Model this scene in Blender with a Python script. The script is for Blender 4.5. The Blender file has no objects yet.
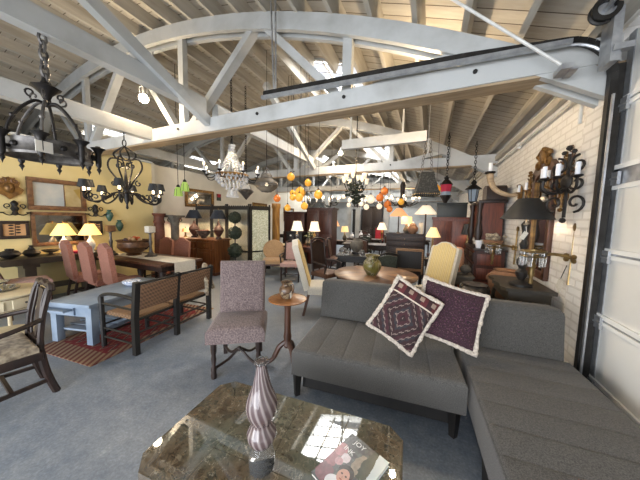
import bpy, bmesh, math, random
from mathutils import Vector, Matrix, Euler
random.seed(7)
PI = math.pi
SC = bpy.context.scene
COL = SC.collection
def R(d): return d * PI / 180

# ---------------------------------------------------------------- materials
def lin(c):
    out = []
    for v in c[:3]:
        v /= 255.0
        out.append(v / 12.92 if v <= 0.04045 else ((v + 0.055) / 1.055) ** 2.4)
    return (*out, 1)
class NT:
    def __init__(s, m): s.t = m.node_tree; s.n = s.t.nodes; s.l = s.t.links
    def new(s, ty, **kw):
        nd = s.n.new(ty)
        for k, v in kw.items():
            if k.startswith('_'): setattr(nd, k[1:], v)
            else: nd.inputs[k.replace('__', ' ')].default_value = v
        return nd
    def link(s, a, b): s.l.new(a, b)
    def math(s, op, a, b=0.5, clamp=False):
        nd = s.n.new('ShaderNodeMath'); nd.operation = op; nd.use_clamp = clamp
        for i, v in enumerate((a, b)):
            if hasattr(v, 'links') or hasattr(v, 'is_linked'): s.l.new(v, nd.inputs[i])
            else: nd.inputs[i].default_value = v
        return nd.outputs[0]
    def mix(s, f, a, b, mode='MIX'):
        nd = s.n.new('ShaderNodeMix'); nd.data_type = 'RGBA'; nd.blend_type = mode
        for k, v in ((0, f), (6, a), (7, b)):
            if hasattr(v, 'is_linked'): s.l.new(v, nd.inputs[k])
            else: nd.inputs[k].default_value = v
        return nd.outputs[2]
    def ramp(s, f, stops, interp='LINEAR'):
        nd = s.n.new('ShaderNodeValToRGB'); cr = nd.color_ramp; cr.interpolation = interp
        while len(cr.elements) < len(stops): cr.elements.new(0.5)
        for e, (p, c) in zip(cr.elements, stops):
            e.position = p; e.color = c if len(c) == 4 else lin(c)
        s.l.new(f, nd.inputs[0]); return nd.outputs[0]
    def coord(s, scale=(1, 1, 1), kind='Object', rot=(0, 0, 0)):
        tc = s.n.new('ShaderNodeTexCoord'); mp = s.n.new('ShaderNodeMapping')
        mp.inputs['Scale'].default_value = scale; mp.inputs['Rotation'].default_value = rot
        s.l.new(tc.outputs[kind], mp.inputs[0]); return mp.outputs[0]
    def noise(s, v, scale, detail=4, rough=0.55, dist=0):
        nd = s.new('ShaderNodeTexNoise', Scale=scale, Detail=detail, Roughness=rough, Distortion=dist)
        s.l.new(v, nd.inputs['Vector']); return nd.outputs[0]
    def sep(s, v):
        nd = s.n.new('ShaderNodeSeparateXYZ'); s.l.new(v, nd.inputs[0]); return nd.outputs
    def bump(s, h, strength=0.3, dist=0.01):
        nd = s.new('ShaderNodeBump', Strength=strength, Distance=dist)
        s.l.new(h, nd.inputs['Height']); return nd.outputs[0]
MATS = {}
def base(name, col=(128, 128, 128), rough=0.6, metal=0.0, **kw):
    m = bpy.data.materials.new(name); m.use_nodes = True
    b = m.node_tree.nodes['Principled BSDF']
    b.inputs['Base Color'].default_value = lin(col)
    b.inputs['Roughness'].default_value = rough
    b.inputs['Metallic'].default_value = metal
    for k, v in kw.items(): b.inputs[k.replace('__', ' ')].default_value = v
    MATS[name] = m
    return m, NT(m), b
def pm(name, c1, c2=None, scale=8, rough=0.6, metal=0.0, bump=0.0, stretch=(1, 1, 1), lo=0.35, hi=0.65, detail=4, **kw):
    """two-tone noise material"""
    m, t, b = base(name, c1, rough, metal, **kw)
    if c2 is None: c2 = tuple(max(0, v * 0.82) for v in c1)
    v = t.coord(stretch); f = t.noise(v, scale, detail)
    t.link(t.ramp(f, [(lo, c1), (hi, c2)]), b.inputs['Base Color'])
    if bump: t.link(t.bump(f, bump, 0.01), b.inputs['Normal'])
    return m
def emis(name, col, strength, basecol=None):
    m, t, b = base(name, basecol or col, 0.6)
    b.inputs['Emission Color'].default_value = lin(col); b.inputs['Emission Strength'].default_value = strength
    return m

# ---------------------------------------------------------------- mesh builder
class MB:
    def __init__(s): s.v = []; s.f = []; s.M = Matrix.Identity(4); s.smooth = True; s.mi = []; s.cur = 0
    def add(s, vs, fs):
        o = len(s.v); M = s.M
        s.v.extend([tuple(M @ Vector(p)) for p in vs])
        for f in fs: s.f.append(tuple(i + o for i in f)); s.mi.append(s.cur)
        return s
    def at(s, loc=(0, 0, 0), rot=(0, 0, 0), sc=(1, 1, 1)):
        s.M = Matrix.Translation(loc) @ Euler(rot).to_matrix().to_4x4() @ Matrix.Diagonal((*sc, 1)); return s
    def box(s, c, d, rz=0, ry=0, rx=0, bev=0.0):
        x, y, z = d[0] / 2, d[1] / 2, d[2] / 2
        m = Euler((rx, ry, rz)).to_matrix(); C = Vector(c)
        if bev <= 0 or min(x, y, z) <= bev * 1.05:
            vs = [m @ Vector(p) + C for p in ((-x, -y, -z), (x, -y, -z), (x, y, -z), (-x, y, -z), (-x, -y, z), (x, -y, z), (x, y, z), (-x, y, z))]
            return s.add(vs, [(0, 3, 2, 1), (4, 5, 6, 7), (0, 1, 5, 4), (1, 2, 6, 5), (2, 3, 7, 6), (3, 0, 4, 7)])
        bm = bmesh.new(); bmesh.ops.create_cube(bm, size=1)
        for v in bm.verts: v.co = Vector((v.co.x * 2 * x, v.co.y * 2 * y, v.co.z * 2 * z))
        bmesh.ops.bevel(bm, geom=bm.edges[:], offset=bev, segments=2, profile=0.6, affect='EDGES')
        bm.verts.index_update()
        s.add([m @ v.co + C for v in bm.verts], [tuple(v.index for v in f.verts) for f in bm.faces]); bm.free(); return s
    def bar(s, a, b, w, h, up=(0, 0, 1)):
        """rectangular bar from a to b"""
        a = Vector(a); b = Vector(b); d = (b - a).normalized(); u = Vector(up)
        if abs(d.dot(u)) > 0.98: u = Vector((1, 0, 0))
        sx = d.cross(u).normalized(); sy = sx.cross(d)
        vs = []
        for p in (a, b):
            for i, j in ((-1, -1), (1, -1), (1, 1), (-1, 1)): vs.append(p + sx * (i * w / 2) + sy * (j * h / 2))
        return s.add(vs, [(0, 1, 2, 3), (7, 6, 5, 4), (0, 4, 5, 1), (1, 5, 6, 2), (2, 6, 7, 3), (3, 7, 4, 0)])
    def tube(s, pts, r, n=8, closed=False):
        P = [Vector(p) for p in pts]; k = len(P)
        rr = r if isinstance(r, (list, tuple)) else [r] * k
        vs = []; fs = []; prev = None
        for i in range(k):
            a = P[i - 1] if (i > 0 or closed) else P[0]; b = P[(i + 1) % k] if (i < k - 1 or closed) else P[-1]
            d = (b - a); d = d.normalized() if d.length > 1e-9 else Vector((0, 0, 1))
            if prev is None:
                u = Vector((0, 0, 1)) if abs(d.z) < 0.9 else Vector((1, 0, 0)); x = d.cross(u).normalized()
            else:
                x = prev - d * prev.dot(d); x = x.normalized() if x.length > 1e-6 else d.orthogonal().normalized()
            prev = x; y = d.cross(x)
            for j in range(n):
                t = 2 * PI * j / n; vs.append(P[i] + x * (math.cos(t) * rr[i]) + y * (math.sin(t) * rr[i]))
        m = k if closed else k - 1
        for i in range(m):
            i2 = (i + 1) % k
            for j in range(n): fs.append((i * n + j, i * n + (j + 1) % n, i2 * n + (j + 1) % n, i2 * n + j))
        if not closed: fs.append(tuple(range(n - 1, -1, -1))); fs.append(tuple((k - 1) * n + j for j in range(n)))
        return s.add(vs, fs)
    def lathe(s, prof, c=(0, 0, 0), n=20, sq=1.0, cap=True):
        """profile [(r, z)], revolved about z"""
        vs = []; fs = []
        for r, z in prof:
            for j in range(n):
                t = 2 * PI * j / n; vs.append((c[0] + r * math.cos(t), c[1] + r * math.sin(t) * sq, c[2] + z))
        for i in range(len(prof) - 1):
            for j in range(n): fs.append((i * n + j, i * n + (j + 1) % n, (i + 1) * n + (j + 1) % n, (i + 1) * n + j))
        if cap:
            if prof[0][0] > 1e-4: fs.append(tuple(range(n - 1, -1, -1)))
            if prof[-1][0] > 1e-4: fs.append(tuple((len(prof) - 1) * n + j for j in range(n)))
        return s.add(vs, fs)
    def ball(s, c, r, n=12, sc=(1, 1, 1)):
        k = max(5, n // 2 + 1)
        vs = []; fs = []
        for i in range(k):
            p = PI * i / (k - 1)
            for j in range(n):
                t = 2 * PI * j / n
                vs.append((c[0] + r * sc[0] * math.sin(p) * math.cos(t), c[1] + r * sc[1] * math.sin(p) * math.sin(t), c[2] - r * sc[2] * math.cos(p)))
        for i in range(k - 1):
            for j in range(n): fs.append((i * n + j, i * n + (j + 1) % n, (i + 1) * n + (j + 1) % n, (i + 1) * n + j))
        return s.add(vs, fs)
    def prism(s, outline, z0, z1):
        k = len(outline)
        vs = [(x, y, z0) for x, y in outline] + [(x, y, z1) for x, y in outline]
        fs = [tuple(range(k - 1, -1, -1)), tuple(range(k, 2 * k))] + [(i, (i + 1) % k, (i + 1) % k + k, i + k) for i in range(k)]
        return s.add(vs, fs)
    def soft(s, w, d, h, r=0.04, seams=(), axis='x', dip=0.012, puff=0.0, x0=0, y0=0, z0=0):
        """upholstered block: rounded top edges, sewn seams across it"""
        def samples(L, sm):
            p = {0, L}
            for k in (0.08, 0.3, 0.6, 1.0): p.add(r * k); p.add(L - r * k)
            for k in range(1, 8): p.add(L * k / 8)
            for q in sm:
                for e in (-0.02, -0.008, 0, 0.008, 0.02): p.add(q + e)
            return sorted(x for x in p if 0 <= x <= L)
        xs = samples(w, seams if axis == 'x' else ()); ys = samples(d, seams if axis == 'y' else ())
        def drop(e): return 0 if e >= r else r - math.sqrt(max(0, r * r - (r - e) ** 2))
        vs = []; nx = len(xs); ny = len(ys)
        for y in ys:
            for x in xs:
                z = h - max(drop(min(x, w - x)), drop(min(y, d - y)))
                z += puff * max(0, (1 - (2 * x / w - 1) ** 2)) * max(0, 1 - (2 * y / d - 1) ** 2)
                q = x if axis == 'x' else y
                for sm in seams: z -= dip * math.exp(-((q - sm) / 0.008) ** 2)
                vs.append((x0 + x, y0 + y, z0 + z))
        fs = [(j * nx + i, j * nx + i + 1, (j + 1) * nx + i + 1, (j + 1) * nx + i) for j in range(ny - 1) for i in range(nx - 1)]
        rim = [i for i in range(nx)] + [j * nx + nx - 1 for j in range(1, ny)] + [(ny - 1) * nx + i for i in range(nx - 2, -1, -1)] + [j * nx for j in range(ny - 2, 0, -1)]
        o = len(vs); vs += [(vs[i][0], vs[i][1], z0) for i in rim]; k = len(rim)
        fs += [(rim[(i + 1) % k], rim[i], o + i, o + (i + 1) % k) for i in range(k)]
        fs.append(tuple(o + i for i in range(k - 1, -1, -1)))
        return s.add(vs, fs)
    def build(s, name, mat, parent=None, loc=None, rot=None, sharp=35, mats=None):
        me = bpy.data.meshes.new(name); me.from_pydata([tuple(v) for v in s.v], [], s.f); me.update()
        for m in (mats or [mat]): me.materials.append(MATS[m] if isinstance(m, str) else m)
        if mats: me.polygons.foreach_set('material_index', s.mi)
        bm = bmesh.new(); bm.from_mesh(me); bmesh.ops.recalc_face_normals(bm, faces=bm.faces[:]); bm.to_mesh(me); bm.free()
        me.shade_smooth(); me.set_sharp_from_angle(angle=R(sharp))
        o = bpy.data.objects.new(name, me); COL.objects.link(o)
        if parent: o.parent = parent
        if loc: o.location = loc
        if rot: o.rotation_euler = rot
        return o
def tag(o, label, cat, group=None, kind=None):
    o['label'] = label; o['category'] = cat
    if group: o['group'] = group
    if kind: o['kind'] = kind
    return o
def thing(name, label, cat, loc=(0, 0, 0), rz=0, group=None):
    o = bpy.data.objects.new(name, None); COL.objects.link(o); o.empty_display_size = 0.1
    o.location = loc; o.rotation_euler = (0, 0, R(rz)); return tag(o, label, cat, group)
def struct(o): o['kind'] = 'structure'; return o
def dup(root, loc, rz=None, label=None, scale=None, group=None):
    """copy a thing with its parts and sub-parts"""
    def cp(o, parent):
        c = o.copy(); COL.objects.link(c)
        if parent: c.parent = parent
        for ch in [x for x in list(bpy.data.objects) if x.parent == o]: cp(ch, c)
        return c
    r = cp(root, None); r.location = loc
    if rz is not None: r.rotation_euler = (0, 0, R(rz))
    if scale: r.scale = (scale,) * 3 if not isinstance(scale, tuple) else scale
    if label: r['label'] = label
    if group: r['group'] = group
    return r
def P(parent, name, mat, fn, **kw):
    b = MB(); fn(b); return b.build(name, mat, parent, **kw)
def arc(c, r, a0, a1, n=10, plane='xz'):
    out = []
    for i in range(n + 1):
        t = R(a0 + (a1 - a0) * i / n); u, w = r * math.cos(t), r * math.sin(t)
        out.append((c[0] + u, c[1], c[2] + w) if plane == 'xz' else (c[0] + u, c[1] + w, c[2]) if plane == 'xy' else (c[0], c[1] + u, c[2] + w))
    return out
def spiral(c, r0, r1, a0, a1, n=18, ax=(1, 0, 0), az=(0, 0, 1)):
    X = Vector(ax); Z = Vector(az); C = Vector(c)
    return [C + X * (math.cos(R(a0 + (a1 - a0) * i / n)) * (r0 + (r1 - r0) * i / n)) + Z * (math.sin(R(a0 + (a1 - a0) * i / n)) * (r0 + (r1 - r0) * i / n)) for i in range(n + 1)]
def spline(pts, n=5):
    """Catmull-Rom through the points"""
    P_ = [Vector(p) for p in pts]; out = []
    for i in range(len(P_) - 1):
        p0 = P_[max(0, i - 1)]; p1 = P_[i]; p2 = P_[i + 1]; p3 = P_[min(len(P_) - 1, i + 2)]
        for k in range(n):
            t = k / n
            out.append(0.5 * ((2 * p1) + (p2 - p0) * t + (2 * p0 - 5 * p1 + 4 * p2 - p3) * t * t + (3 * p1 - p0 - 3 * p2 + p3) * t ** 3))
    out.append(P_[-1]); return out
# ---------------------------------------------------------------- materials used
def m_floor():
    m, t, b = base('concrete', (95, 102, 112), 0.5)
    v = t.coord(); a = t.noise(v, 1.6, 6, 0.6); c = t.noise(v, 9, 5, 0.7); d = t.noise(v, 55, 3, 0.7)
    c1 = t.ramp(a, [(0.3, (108, 120, 138)), (0.55, (132, 142, 155)), (0.75, (150, 156, 162))])
    c2 = t.ramp(c, [(0.35, (108, 116, 126)), (0.6, (152, 157, 161)), (0.78, (196, 197, 194))])
    x = t.mix(0.45, c1, c2); sp = t.ramp(d, [(0.35, (64, 70, 80)), (0.5, (128, 128, 128)), (0.72, (200, 200, 200))])
    t.link(t.mix(0.35, x, sp, 'OVERLAY'), b.inputs['Base Color'])
    t.link(t.ramp(c, [(0.3, (150, 150, 150)), (0.7, (200, 200, 200))]), b.inputs['Roughness'])
    t.link(t.bump(d, 0.15, 0.004), b.inputs['Normal'])
def m_brick():
    m, t, b = base('white_brick', (225, 223, 216), 0.75)
    v = t.coord((1, 1, 1), rot=(0, 0, 0)); X, Y, Z = t.sep(v)
    cb = t.n.new('ShaderNodeCombineXYZ'); t.link(Y, cb.inputs[0]); t.link(Z, cb.inputs[1])
    br = t.new('ShaderNodeTexBrick', Scale=1.0, Mortar__Size=0.012, Brick__Width=0.23, Row__Height=0.078, Mortar__Smooth=0.4)
    br.inputs['Color1'].default_value = lin((232, 230, 226)); br.inputs['Color2'].default_value = lin((226, 223, 218)); br.inputs['Mortar'].default_value = lin((212, 208, 202))
    t.link(cb.outputs[0], br.inputs['Vector'])
    n = t.noise(v, 3, 6, 0.65)
    t.link(t.mix(0.5, br.outputs['Color'], t.ramp(n, [(0.3, (204, 201, 196)), (0.55, (240, 239, 236))]), 'MULTIPLY'), b.inputs['Base Color'])
    h = t.math('ADD', t.math('MULTIPLY', br.outputs['Fac'], -1.0), t.math('MULTIPLY', n, 0.6))
    t.link(t.bump(h, 0.35, 0.01), b.inputs['Normal'])
def m_boards():
    m, t, b = base('roof_board', (190, 182, 165), 0.7)
    v = t.coord(); X, Y, Z = t.sep(v)
    fr = t.math('FRACT', t.math('MULTIPLY', Y, 1 / 0.17))
    gap = t.math('LESS_THAN', fr, 0.07)
    idx = t.math('FLOOR', t.math('MULTIPLY', Y, 1 / 0.17))
    wn = t.n.new('ShaderNodeTexWhiteNoise'); wn.noise_dimensions = '1D'; t.link(idx, wn.inputs['W'])
    n = t.noise(t.coord((1.2, 6, 1)), 3, 5, 0.6)
    c = t.mix(0.5, t.ramp(wn.outputs[0], [(0, (158, 151, 138)), (1, (180, 174, 161))]), t.ramp(n, [(0.3, (152, 144, 130)), (0.65, (182, 177, 165))]))
    t.link(t.mix(gap, c, lin((84, 74, 62))), b.inputs['Base Color'])
    t.link(t.bump(t.math('MULTIPLY', gap, -1.0), 0.6, 0.01), b.inputs['Normal'])
m_floor(); m_brick(); m_boards()
pm('white_paint', (178, 180, 179), (152, 152, 149), 2.5, 0.5, lo=0.45, hi=0.8)
pm('joist_paint', (182, 177, 166), (156, 150, 138), 3, 0.6, stretch=(3, 0.4, 3))
pm('door_paint', (236, 236, 233), (222, 222, 218), 2, 0.45, lo=0.5, hi=0.9)
pm('yellow_wall', (208, 190, 138), (196, 176, 120), 1.2, 0.8)
pm('plaster', (216, 212, 200), (200, 195, 182), 1.2, 0.8)
pm('raw_wood', (170, 150, 122), (140, 120, 94), 5, 0.6, stretch=(0.3, 4, 4))
pm('dark_steel', (52, 50, 48), (38, 36, 34), 12, 0.45, 0.6)
pm('galvanised', (178, 180, 182), (150, 152, 156), 14, 0.35, 0.7)
pm('cable_white', (214, 214, 210), (190, 190, 186), 8, 0.5)
pm('pane_glass', (236, 244, 250), (222, 234, 244), 4, 0.3)

# ---------------------------------------------------------------- the setting
def zc(x): return 4.6 - 0.045 * (x + 5.2) ** 2          # centre line of the bowstring chord
def zr(x): return zc(x) + 0.30 + (0.27 * (max(0, x + 1.4) / 2.7) ** 2)                           # underside of the roof boards
YF, YB = 18.0, -4.2
struct(P(None, 'floor', 'concrete', lambda b: b.box((-5.15, 6.9, -0.1), (13.3, 22.4, 0.2))))
SKY = [(-2.35, -1.22, 4.15, 5.62), (-2.5, -1.45, 9.1, 11.6), (-9.4, -8.3, 3.95, 5.1), (-10.1, -9.2, 7.4, 8.8), (-2.4, -1.4, 13.0, 14.6), (-6.2, -5.0, 12.0, 13.6), (-4.6, -1.2, 15.6, 16.8)]  # last entry is an added skylight that brightens the far end
xs = sorted(set([-11.7 + 0.4 * i for i in range(34)] + [q for s_ in SKY for q in s_[:2]])); ys = sorted(set([YB, YF] + [q for s_ in SKY for q in s_[2:]]))
b = MB()
for i in range(len(xs) - 1):
    for j in range(len(ys) - 1):
        cx, cy = (xs[i] + xs[i + 1]) / 2, (ys[j] + ys[j + 1]) / 2
        if any(s_[0] < cx < s_[1] and s_[2] < cy < s_[3] for s_ in SKY): continue
        x0, x1, y0, y1 = xs[i], xs[i + 1], ys[j], ys[j + 1]
        b.add([(x0, y0, zr(x0)), (x1, y0, zr(x1)), (x1, y1, zr(x1)), (x0, y1, zr(x0)), (x0, y0, zr(x0) + .04), (x1, y0, zr(x1) + .04), (x1, y1, zr(x1) + .04), (x0, y1, zr(x0) + .04)],
              [(0, 3, 2, 1), (4, 5, 6, 7), (0, 1, 5, 4), (1, 2, 6, 5), (2, 3, 7, 6), (3, 0, 4, 7)])
struct(b.build('ceiling', 'roof_board'))
# skylights: kerb, glazing bars and clear panes, sky above
m, t, bs = base('skylight_glass', (255, 255, 255), 0.15); bs.inputs['Transmission Weight'].default_value = 1; bs.inputs['IOR'].default_value = 1.02
for k, (x0, x1, y0, y1) in enumerate(SKY):
    b = MB()
    for x in (x0, x1): b.box((x, (y0 + y1) / 2, zr(x) + .07), (.04, y1 - y0 + .04, .16))
    for y in (y0, y1): b.bar((x0, y, zr(x0) + .07), (x1, y, zr(x1) + .07), .04, .16)
    w = struct(b.build('window_%d' % (k + 1), 'white_paint'))
    b = MB(); nb = max(3, round((y1 - y0) / 0.32))
    for q in range(1, nb): b.bar((x0, y0 + (y1 - y0) * q / nb, zr(x0) + .1), (x1, y0 + (y1 - y0) * q / nb, zr(x1) + .1), .038, .02)
    for q in (1 / 3, 2 / 3): xx = x0 + (x1 - x0) * q; b.box((xx, (y0 + y1) / 2, zr(xx) + .1), (.038, y1 - y0, .02))
    b.build('glazing_bar', 'galvanised', w)
# joists, each running the length of the building
x = -11.25
while x < 1.2:
    z = zr(x) - .105; cuts = [YB] ; 
    blk = sorted((s_[2], s_[3]) for s_ in SKY if s_[0] < x < s_[1])
    segs = []; y = YB
    for a0, a1 in blk: segs.append((y, a0)); y = a1
    segs.append((y, YF))
    b = MB()
    for a0, a1 in segs: b.box((x, (a0 + a1) / 2, z), (.055, a1 - a0, .2), ry=-math.atan((zr(x + .05) - zr(x - .05)) / .1))
    struct(b.build('ceiling_joist', 'joist_paint')); x += 0.46
# bowstring trusses
TY = [2.9 + 3.72 * k for k in range(-1, 5)]
for k, y in enumerate(TY):
    e = bpy.data.objects.new('roof_truss', None); COL.objects.link(e); e.location = (0, y, 0); e['kind'] = 'structure'
    b = MB(); n = 30; q = [-11.65 + 13.0 * i / n for i in range(n + 1)]
    for i in range(n):
        x0, x1 = q[i], q[i + 1]
        for yy in (-.075, .075):
            b.add([(x0, yy - .03, zc(x0) - .11), (x1, yy - .03, zc(x1) - .11), (x1, yy + .03, zc(x1) - .11), (x0, yy + .03, zc(x0) - .11), (x0, yy - .03, zc(x0) + .1), (x1, yy - .03, zc(x1) + .1), (x1, yy + .03, zc(x1) + .1), (x0, yy + .03, zc(x0) + .1)],
                  [(0, 3, 2, 1), (4, 5, 6, 7), (0, 1, 5, 4), (1, 2, 6, 5), (2, 3, 7, 6), (3, 0, 4, 7)])
    b.build('top_chord', 'joist_paint' if 0 else 'white_paint', e)
    b = MB(); b.box((-5.15, -.08, 2.98), (12.9, .07, .2)); b.box((-5.15, .08, 2.98), (12.9, .07, .2)); b.box((-5.15, 0, 2.9), (13, .09, .05)); b.build('tie_beam', 'white_paint', e)
    P(e, 'tie_soffit', 'raw_wood', lambda b: b.box((-5.15, 0, 2.868), (13.0, .2, .022)))
    for vx in (-9.4, -6.75, -3.78, -0.97): P(e, 'post', 'white_paint', lambda b: b.box((vx, 0, (3.0 + zc(vx)) / 2), (.11, .09, zc(vx) - 3.0)))
    for (ax, az, bx, bz) in ((-2.3, 4.2, -3.6, 3.03), (-2.15, 4.15, -1.05, 3.05), (.3, 3.25, -.85, 3.03), (-5.3, 4.55, -6.6, 3.05), (-5.1, 4.55, -3.95, 3.05), (-8.1, 4.2, -6.9, 3.05), (-8.3, 4.15, -9.3, 3.05)):
        P(e, 'brace', 'white_paint', lambda b: b.bar((ax, 0, az), (bx, 0, bz), .09, .13, up=(0, 1, 0)))
    for vx in (-2.2, -0.97, .32, -3.78): P(e, 'bolt', 'dark_steel', lambda b: b.tube([(vx, -.13, 3.0), (vx, -.1, 3.0)], .02, 8))
# longitudinal struts between the trusses
for (x_, y0, y1, z_) in ((-3.2, -.82, 2.78, 3.26), (-4.5, -.82, 2.79, 3.0), (-3.2, 3.0, 6.5, 3.26), (-3.2, 6.74, 10.2, 3.26), (-6.6, 3.0, 6.5, 3.2), (-0.97, 6.74, 10.2, 3.2)):
    struct(P(None, 'longitudinal_beam', 'white_paint', lambda b: (b.box((x_, (y0 + y1) / 2, z_), (.13, y1 - y0, .19)), b.box((x_ + .02, (y0 + y1) / 2, z_ + .105), (.05, y1 - y0, .02)))))
for (x_, y0, z0, y1, z1) in ((-3.2, .1, 4.26, 2.8, 3.02), (-3.2, 6.5, 3.05, 4.2, 4.25), (-3.2, 6.8, 3.05, 9.0, 4.2), (-.97, 3.0, 3.1, 5.2, 3.95)):
    struct(P(None, 'sway_brace', 'white_paint', lambda b: b.bar((x_ + .08, y0, z0), (x_ + .08, y1, z1), .1, .13)))
struct(P(None, 'hanging_beam', 'white_paint', lambda b: b.box((-.86, 4.63, 3.03), (1.5, .1, .17))))
struct(P(None, 'hanging_beam_strap', 'white_paint', lambda b: [b.bar((x_, 4.63, 3.1), (x_, 4.63, zr(x_) - .02), .05, .03) for x_ in (-1.45, -.5)]))
# walls
struct(P(None, 'wall_left', 'yellow_wall', lambda b: b.box((-6.78, -.03, 1.475), (.16, 8.35, 2.95))))
struct(P(None, 'trim_1', 'white_paint', lambda b: b.box((-6.76, -.03, 2.97), (.24, 8.35, .04))))
struct(P(None, 'wall_left_far', 'plaster', lambda b: b.box((-7.08, 8.9, 1.5), (.16, 9.5, 3.0))))
struct(P(None, 'trim_2', 'plaster', lambda b: b.box((-6.89, 4.2, 1.49), (.3, .1, 2.98))))
struct(P(None, 'wall_outer', 'white_paint', lambda b: b.box((-11.78, 6.9, 1.6), (.2, 22.4, 3.2))))
def arch_wall(y, nm, hole=None):
    b = MB(); q = [-11.7 + 13.2 * i / 24 for i in range(25)]
    for i in range(24):
        x0, x1 = q[i], q[i + 1]; z0 = 0
        if hole and hole[0] < (x0 + x1) / 2 < hole[1]: z0 = hole[2]
        b.add([(x0, y, z0), (x1, y, z0), (x1, y, zr(x1) + .05), (x0, y, zr(x0) + .05), (x0, y + .2, z0), (x1, y + .2, z0), (x1, y + .2, zr(x1) + .05), (x0, y + .2, zr(x0) + .05)],
              [(0, 1, 2, 3), (7, 6, 5, 4), (0, 4, 5, 1), (1, 5, 6, 2), (2, 6, 7, 3), (3, 7, 4, 0)])
    return struct(b.build(nm, 'white_paint'))
arch_wall(YF, 'wall_back'); arch_wall(YB - .2, 'wall_front', (-6.2, 0.9, 2.9))
struct(P(None, 'wall_right', 'white_brick', lambda b: (b.box((1.42, 10.5, 1.75), (.24, 15.0, 3.5)), b.box((1.42, .5, 3.3), (.24, 5.2, .4)), b.box((1.42, -3.2, 1.75), (.24, 2.2, 3.5)))))
struct(P(None, 'door_jamb', 'white_brick', lambda b: b.box((1.29, 2.98, 1.55), (.05, .3, 3.1))))
struct(P(None, 'trim_3', 'joist_paint', lambda b: b.box((1.27, 10.6, 2.98), (.06, 14.6, .11))))
struct(P(None, 'trim_4', 'joist_paint', lambda b: b.box((1.24, 8.0, 3.2), (.12, 20, .1))))
b = MB(); b.tube([(1.26, 3.2, 2.55), (1.26, 3.2, 2.75), (1.255, 3.35, 2.83), (1.255, 4, 2.83), (1.255, 17.5, 2.83)], .016, 8)
b.tube([(1.25, 3.25, 3.05), (1.25, 3.9, 3.03), (1.25, 17.5, 3.03)], .013, 8); b.box((1.26, 5.0, 2.83), (.05, .08, .09)); tag(b.build('electrical_conduit', 'cable_white'), 'painted conduit pipe running along the top of the white brick wall', 'pipe')
# garage door, closed, in the right wall
d = struct(bpy.data.objects.new('door_1', None)); COL.objects.link(d); d.location = (1.36, 0, 0)
for k in range(6):
    z0 = .1 + .57 * k - .005 - .345 * 0
    z0 = [-.02, .25, .80, 1.34, 1.96, 2.52][k]; z1 = [.25, .80, 1.34, 1.96, 2.52, 3.06][k]
    P(d, 'panel', 'door_paint', lambda b: b.box((0, .75, (z0 + z1) / 2), (.045, 4.3, z1 - z0 - .008), bev=.004))
    if k:
        P(d, 'rail', 'door_paint', lambda b: (b.box((-.03, .75, z0 + (.05 if k != 4 else .09)), (.02, 4.1, .035)), b.box((-.03, .75, z0 - (.0 if k != 4 else .07)), (.02, 4.1, .03))))
        P(d, 'joint_shadow', 'galvanised', lambda b: b.box((-.026, .75, z0 + .02), (.006, 4.1, .035 if k != 4 else .13)))  # grey strip stands in for the shadow line along each panel joint
        P(d, 'hinge', 'galvanised', lambda b: (b.box((-.045, 2.72, z0), (.02, .09, .1)), b.tube([(-.055, 2.66, z0), (-.055, 2.84, z0)], .011, 8), b.tube([(-.055, 2.82, z0 - .0), (-.055, 2.85, z0)], .022, 10)))
    P(d, 'end_stile', 'galvanised', lambda b: b.box((-.026, 2.75, (z0 + z1) / 2), (.006, .07, z1 - z0 - .01)))
tr = thing('garage_door_track', 'black and grey roller track curving from beside the garage door across the tie beam', 'door track', (0, 2.67, 0))
cv = [(1.25, .085, .0), (1.25, .085, 2.6)]; cv += [(1.25 - .32 + .32 * math.cos(R(a)), .085 - .075 * a / 90, 2.72 + .32 * math.sin(R(a))) for a in range(0, 91, 10)]; cv += [(.2, 0, 3.09), (-2.0, 0, 3.17)]
def chan(b):
    for i in range(len(cv) - 1): b.bar(cv[i], cv[i + 1], .046, .05, up=(0, 1, 0))
P(tr, 'channel', 'dark_steel', lambda b: chan(b))
P(tr, 'back_strip', 'dark_steel', lambda b: (b.box((1.29, .13, 1.42), (.05, .11, 2.84))))
P(tr, 'support_angle', 'galvanised', lambda b: (b.bar((.95, -.01, 3.022), (-2.03, -.01, 3.122), .036, .045, up=(0, 1, 0)), b.bar((1.24, .03, .0), (1.24, .03, 2.6), .012, .02, up=(0, 1, 0)), b.tube([(1.215 - .3 + .3 * math.cos(R(a)), 0.0, 2.72 + .29 * math.sin(R(a))) for a in range(25, 91, 10)], .011, 6)))
for z in (.75, 1.06, 1.5, 2.2): P(tr, 'bolt', 'galvanised', lambda b: b.tube([(1.255, .1, z), (1.24, .1, z)], .016, 8))
for dx in (-1.8, -1.87): P(tr, 'hanger_rod', 'galvanised', lambda b: b.bar((-1.84 + (dx + 1.84) * .4, 0, 3.16), (dx * 1.02, 0, zr(-1.8)), .022, .012))
sp = thing('spring_drum', 'grey cable drum on a bracket above the garage door corner', 'cable drum', (1.075, 2.5, 3.045))
P(sp, 'bracket', 'galvanised', lambda b: (b.box((0.05, .05, -.12), (.05, .14, .36)), b.box((.08, -.02, -.22), (.1, .05, .04))))
P(sp, 'drum', 'dark_steel', lambda b: (b.at((-.02, 0, .06), (R(90), 0, 0)), b.lathe([(.05, -.03), (.08, -.03), (.08, -.02), (.066, -.014), (.066, .014), (.08, .02), (.08, .03), (.05, .03), (.05, -.03)], n=24, cap=False)))
P(sp, 'shaft', 'galvanised', lambda b: (b.tube([(-.02, .12, .06), (-.02, -1.2, .06)], .016, 8), b.at((-.02, 0, .06), (R(90), 0, 0)), b.lathe([(.016, -.02), (.05, -.02), (.05, .0), (.016, .0)], n=16)))
w = thing('stay_cable', 'white stay rod slanting down to the end of the nearest tie beam', 'cable', (0, 2.58, 0))
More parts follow.
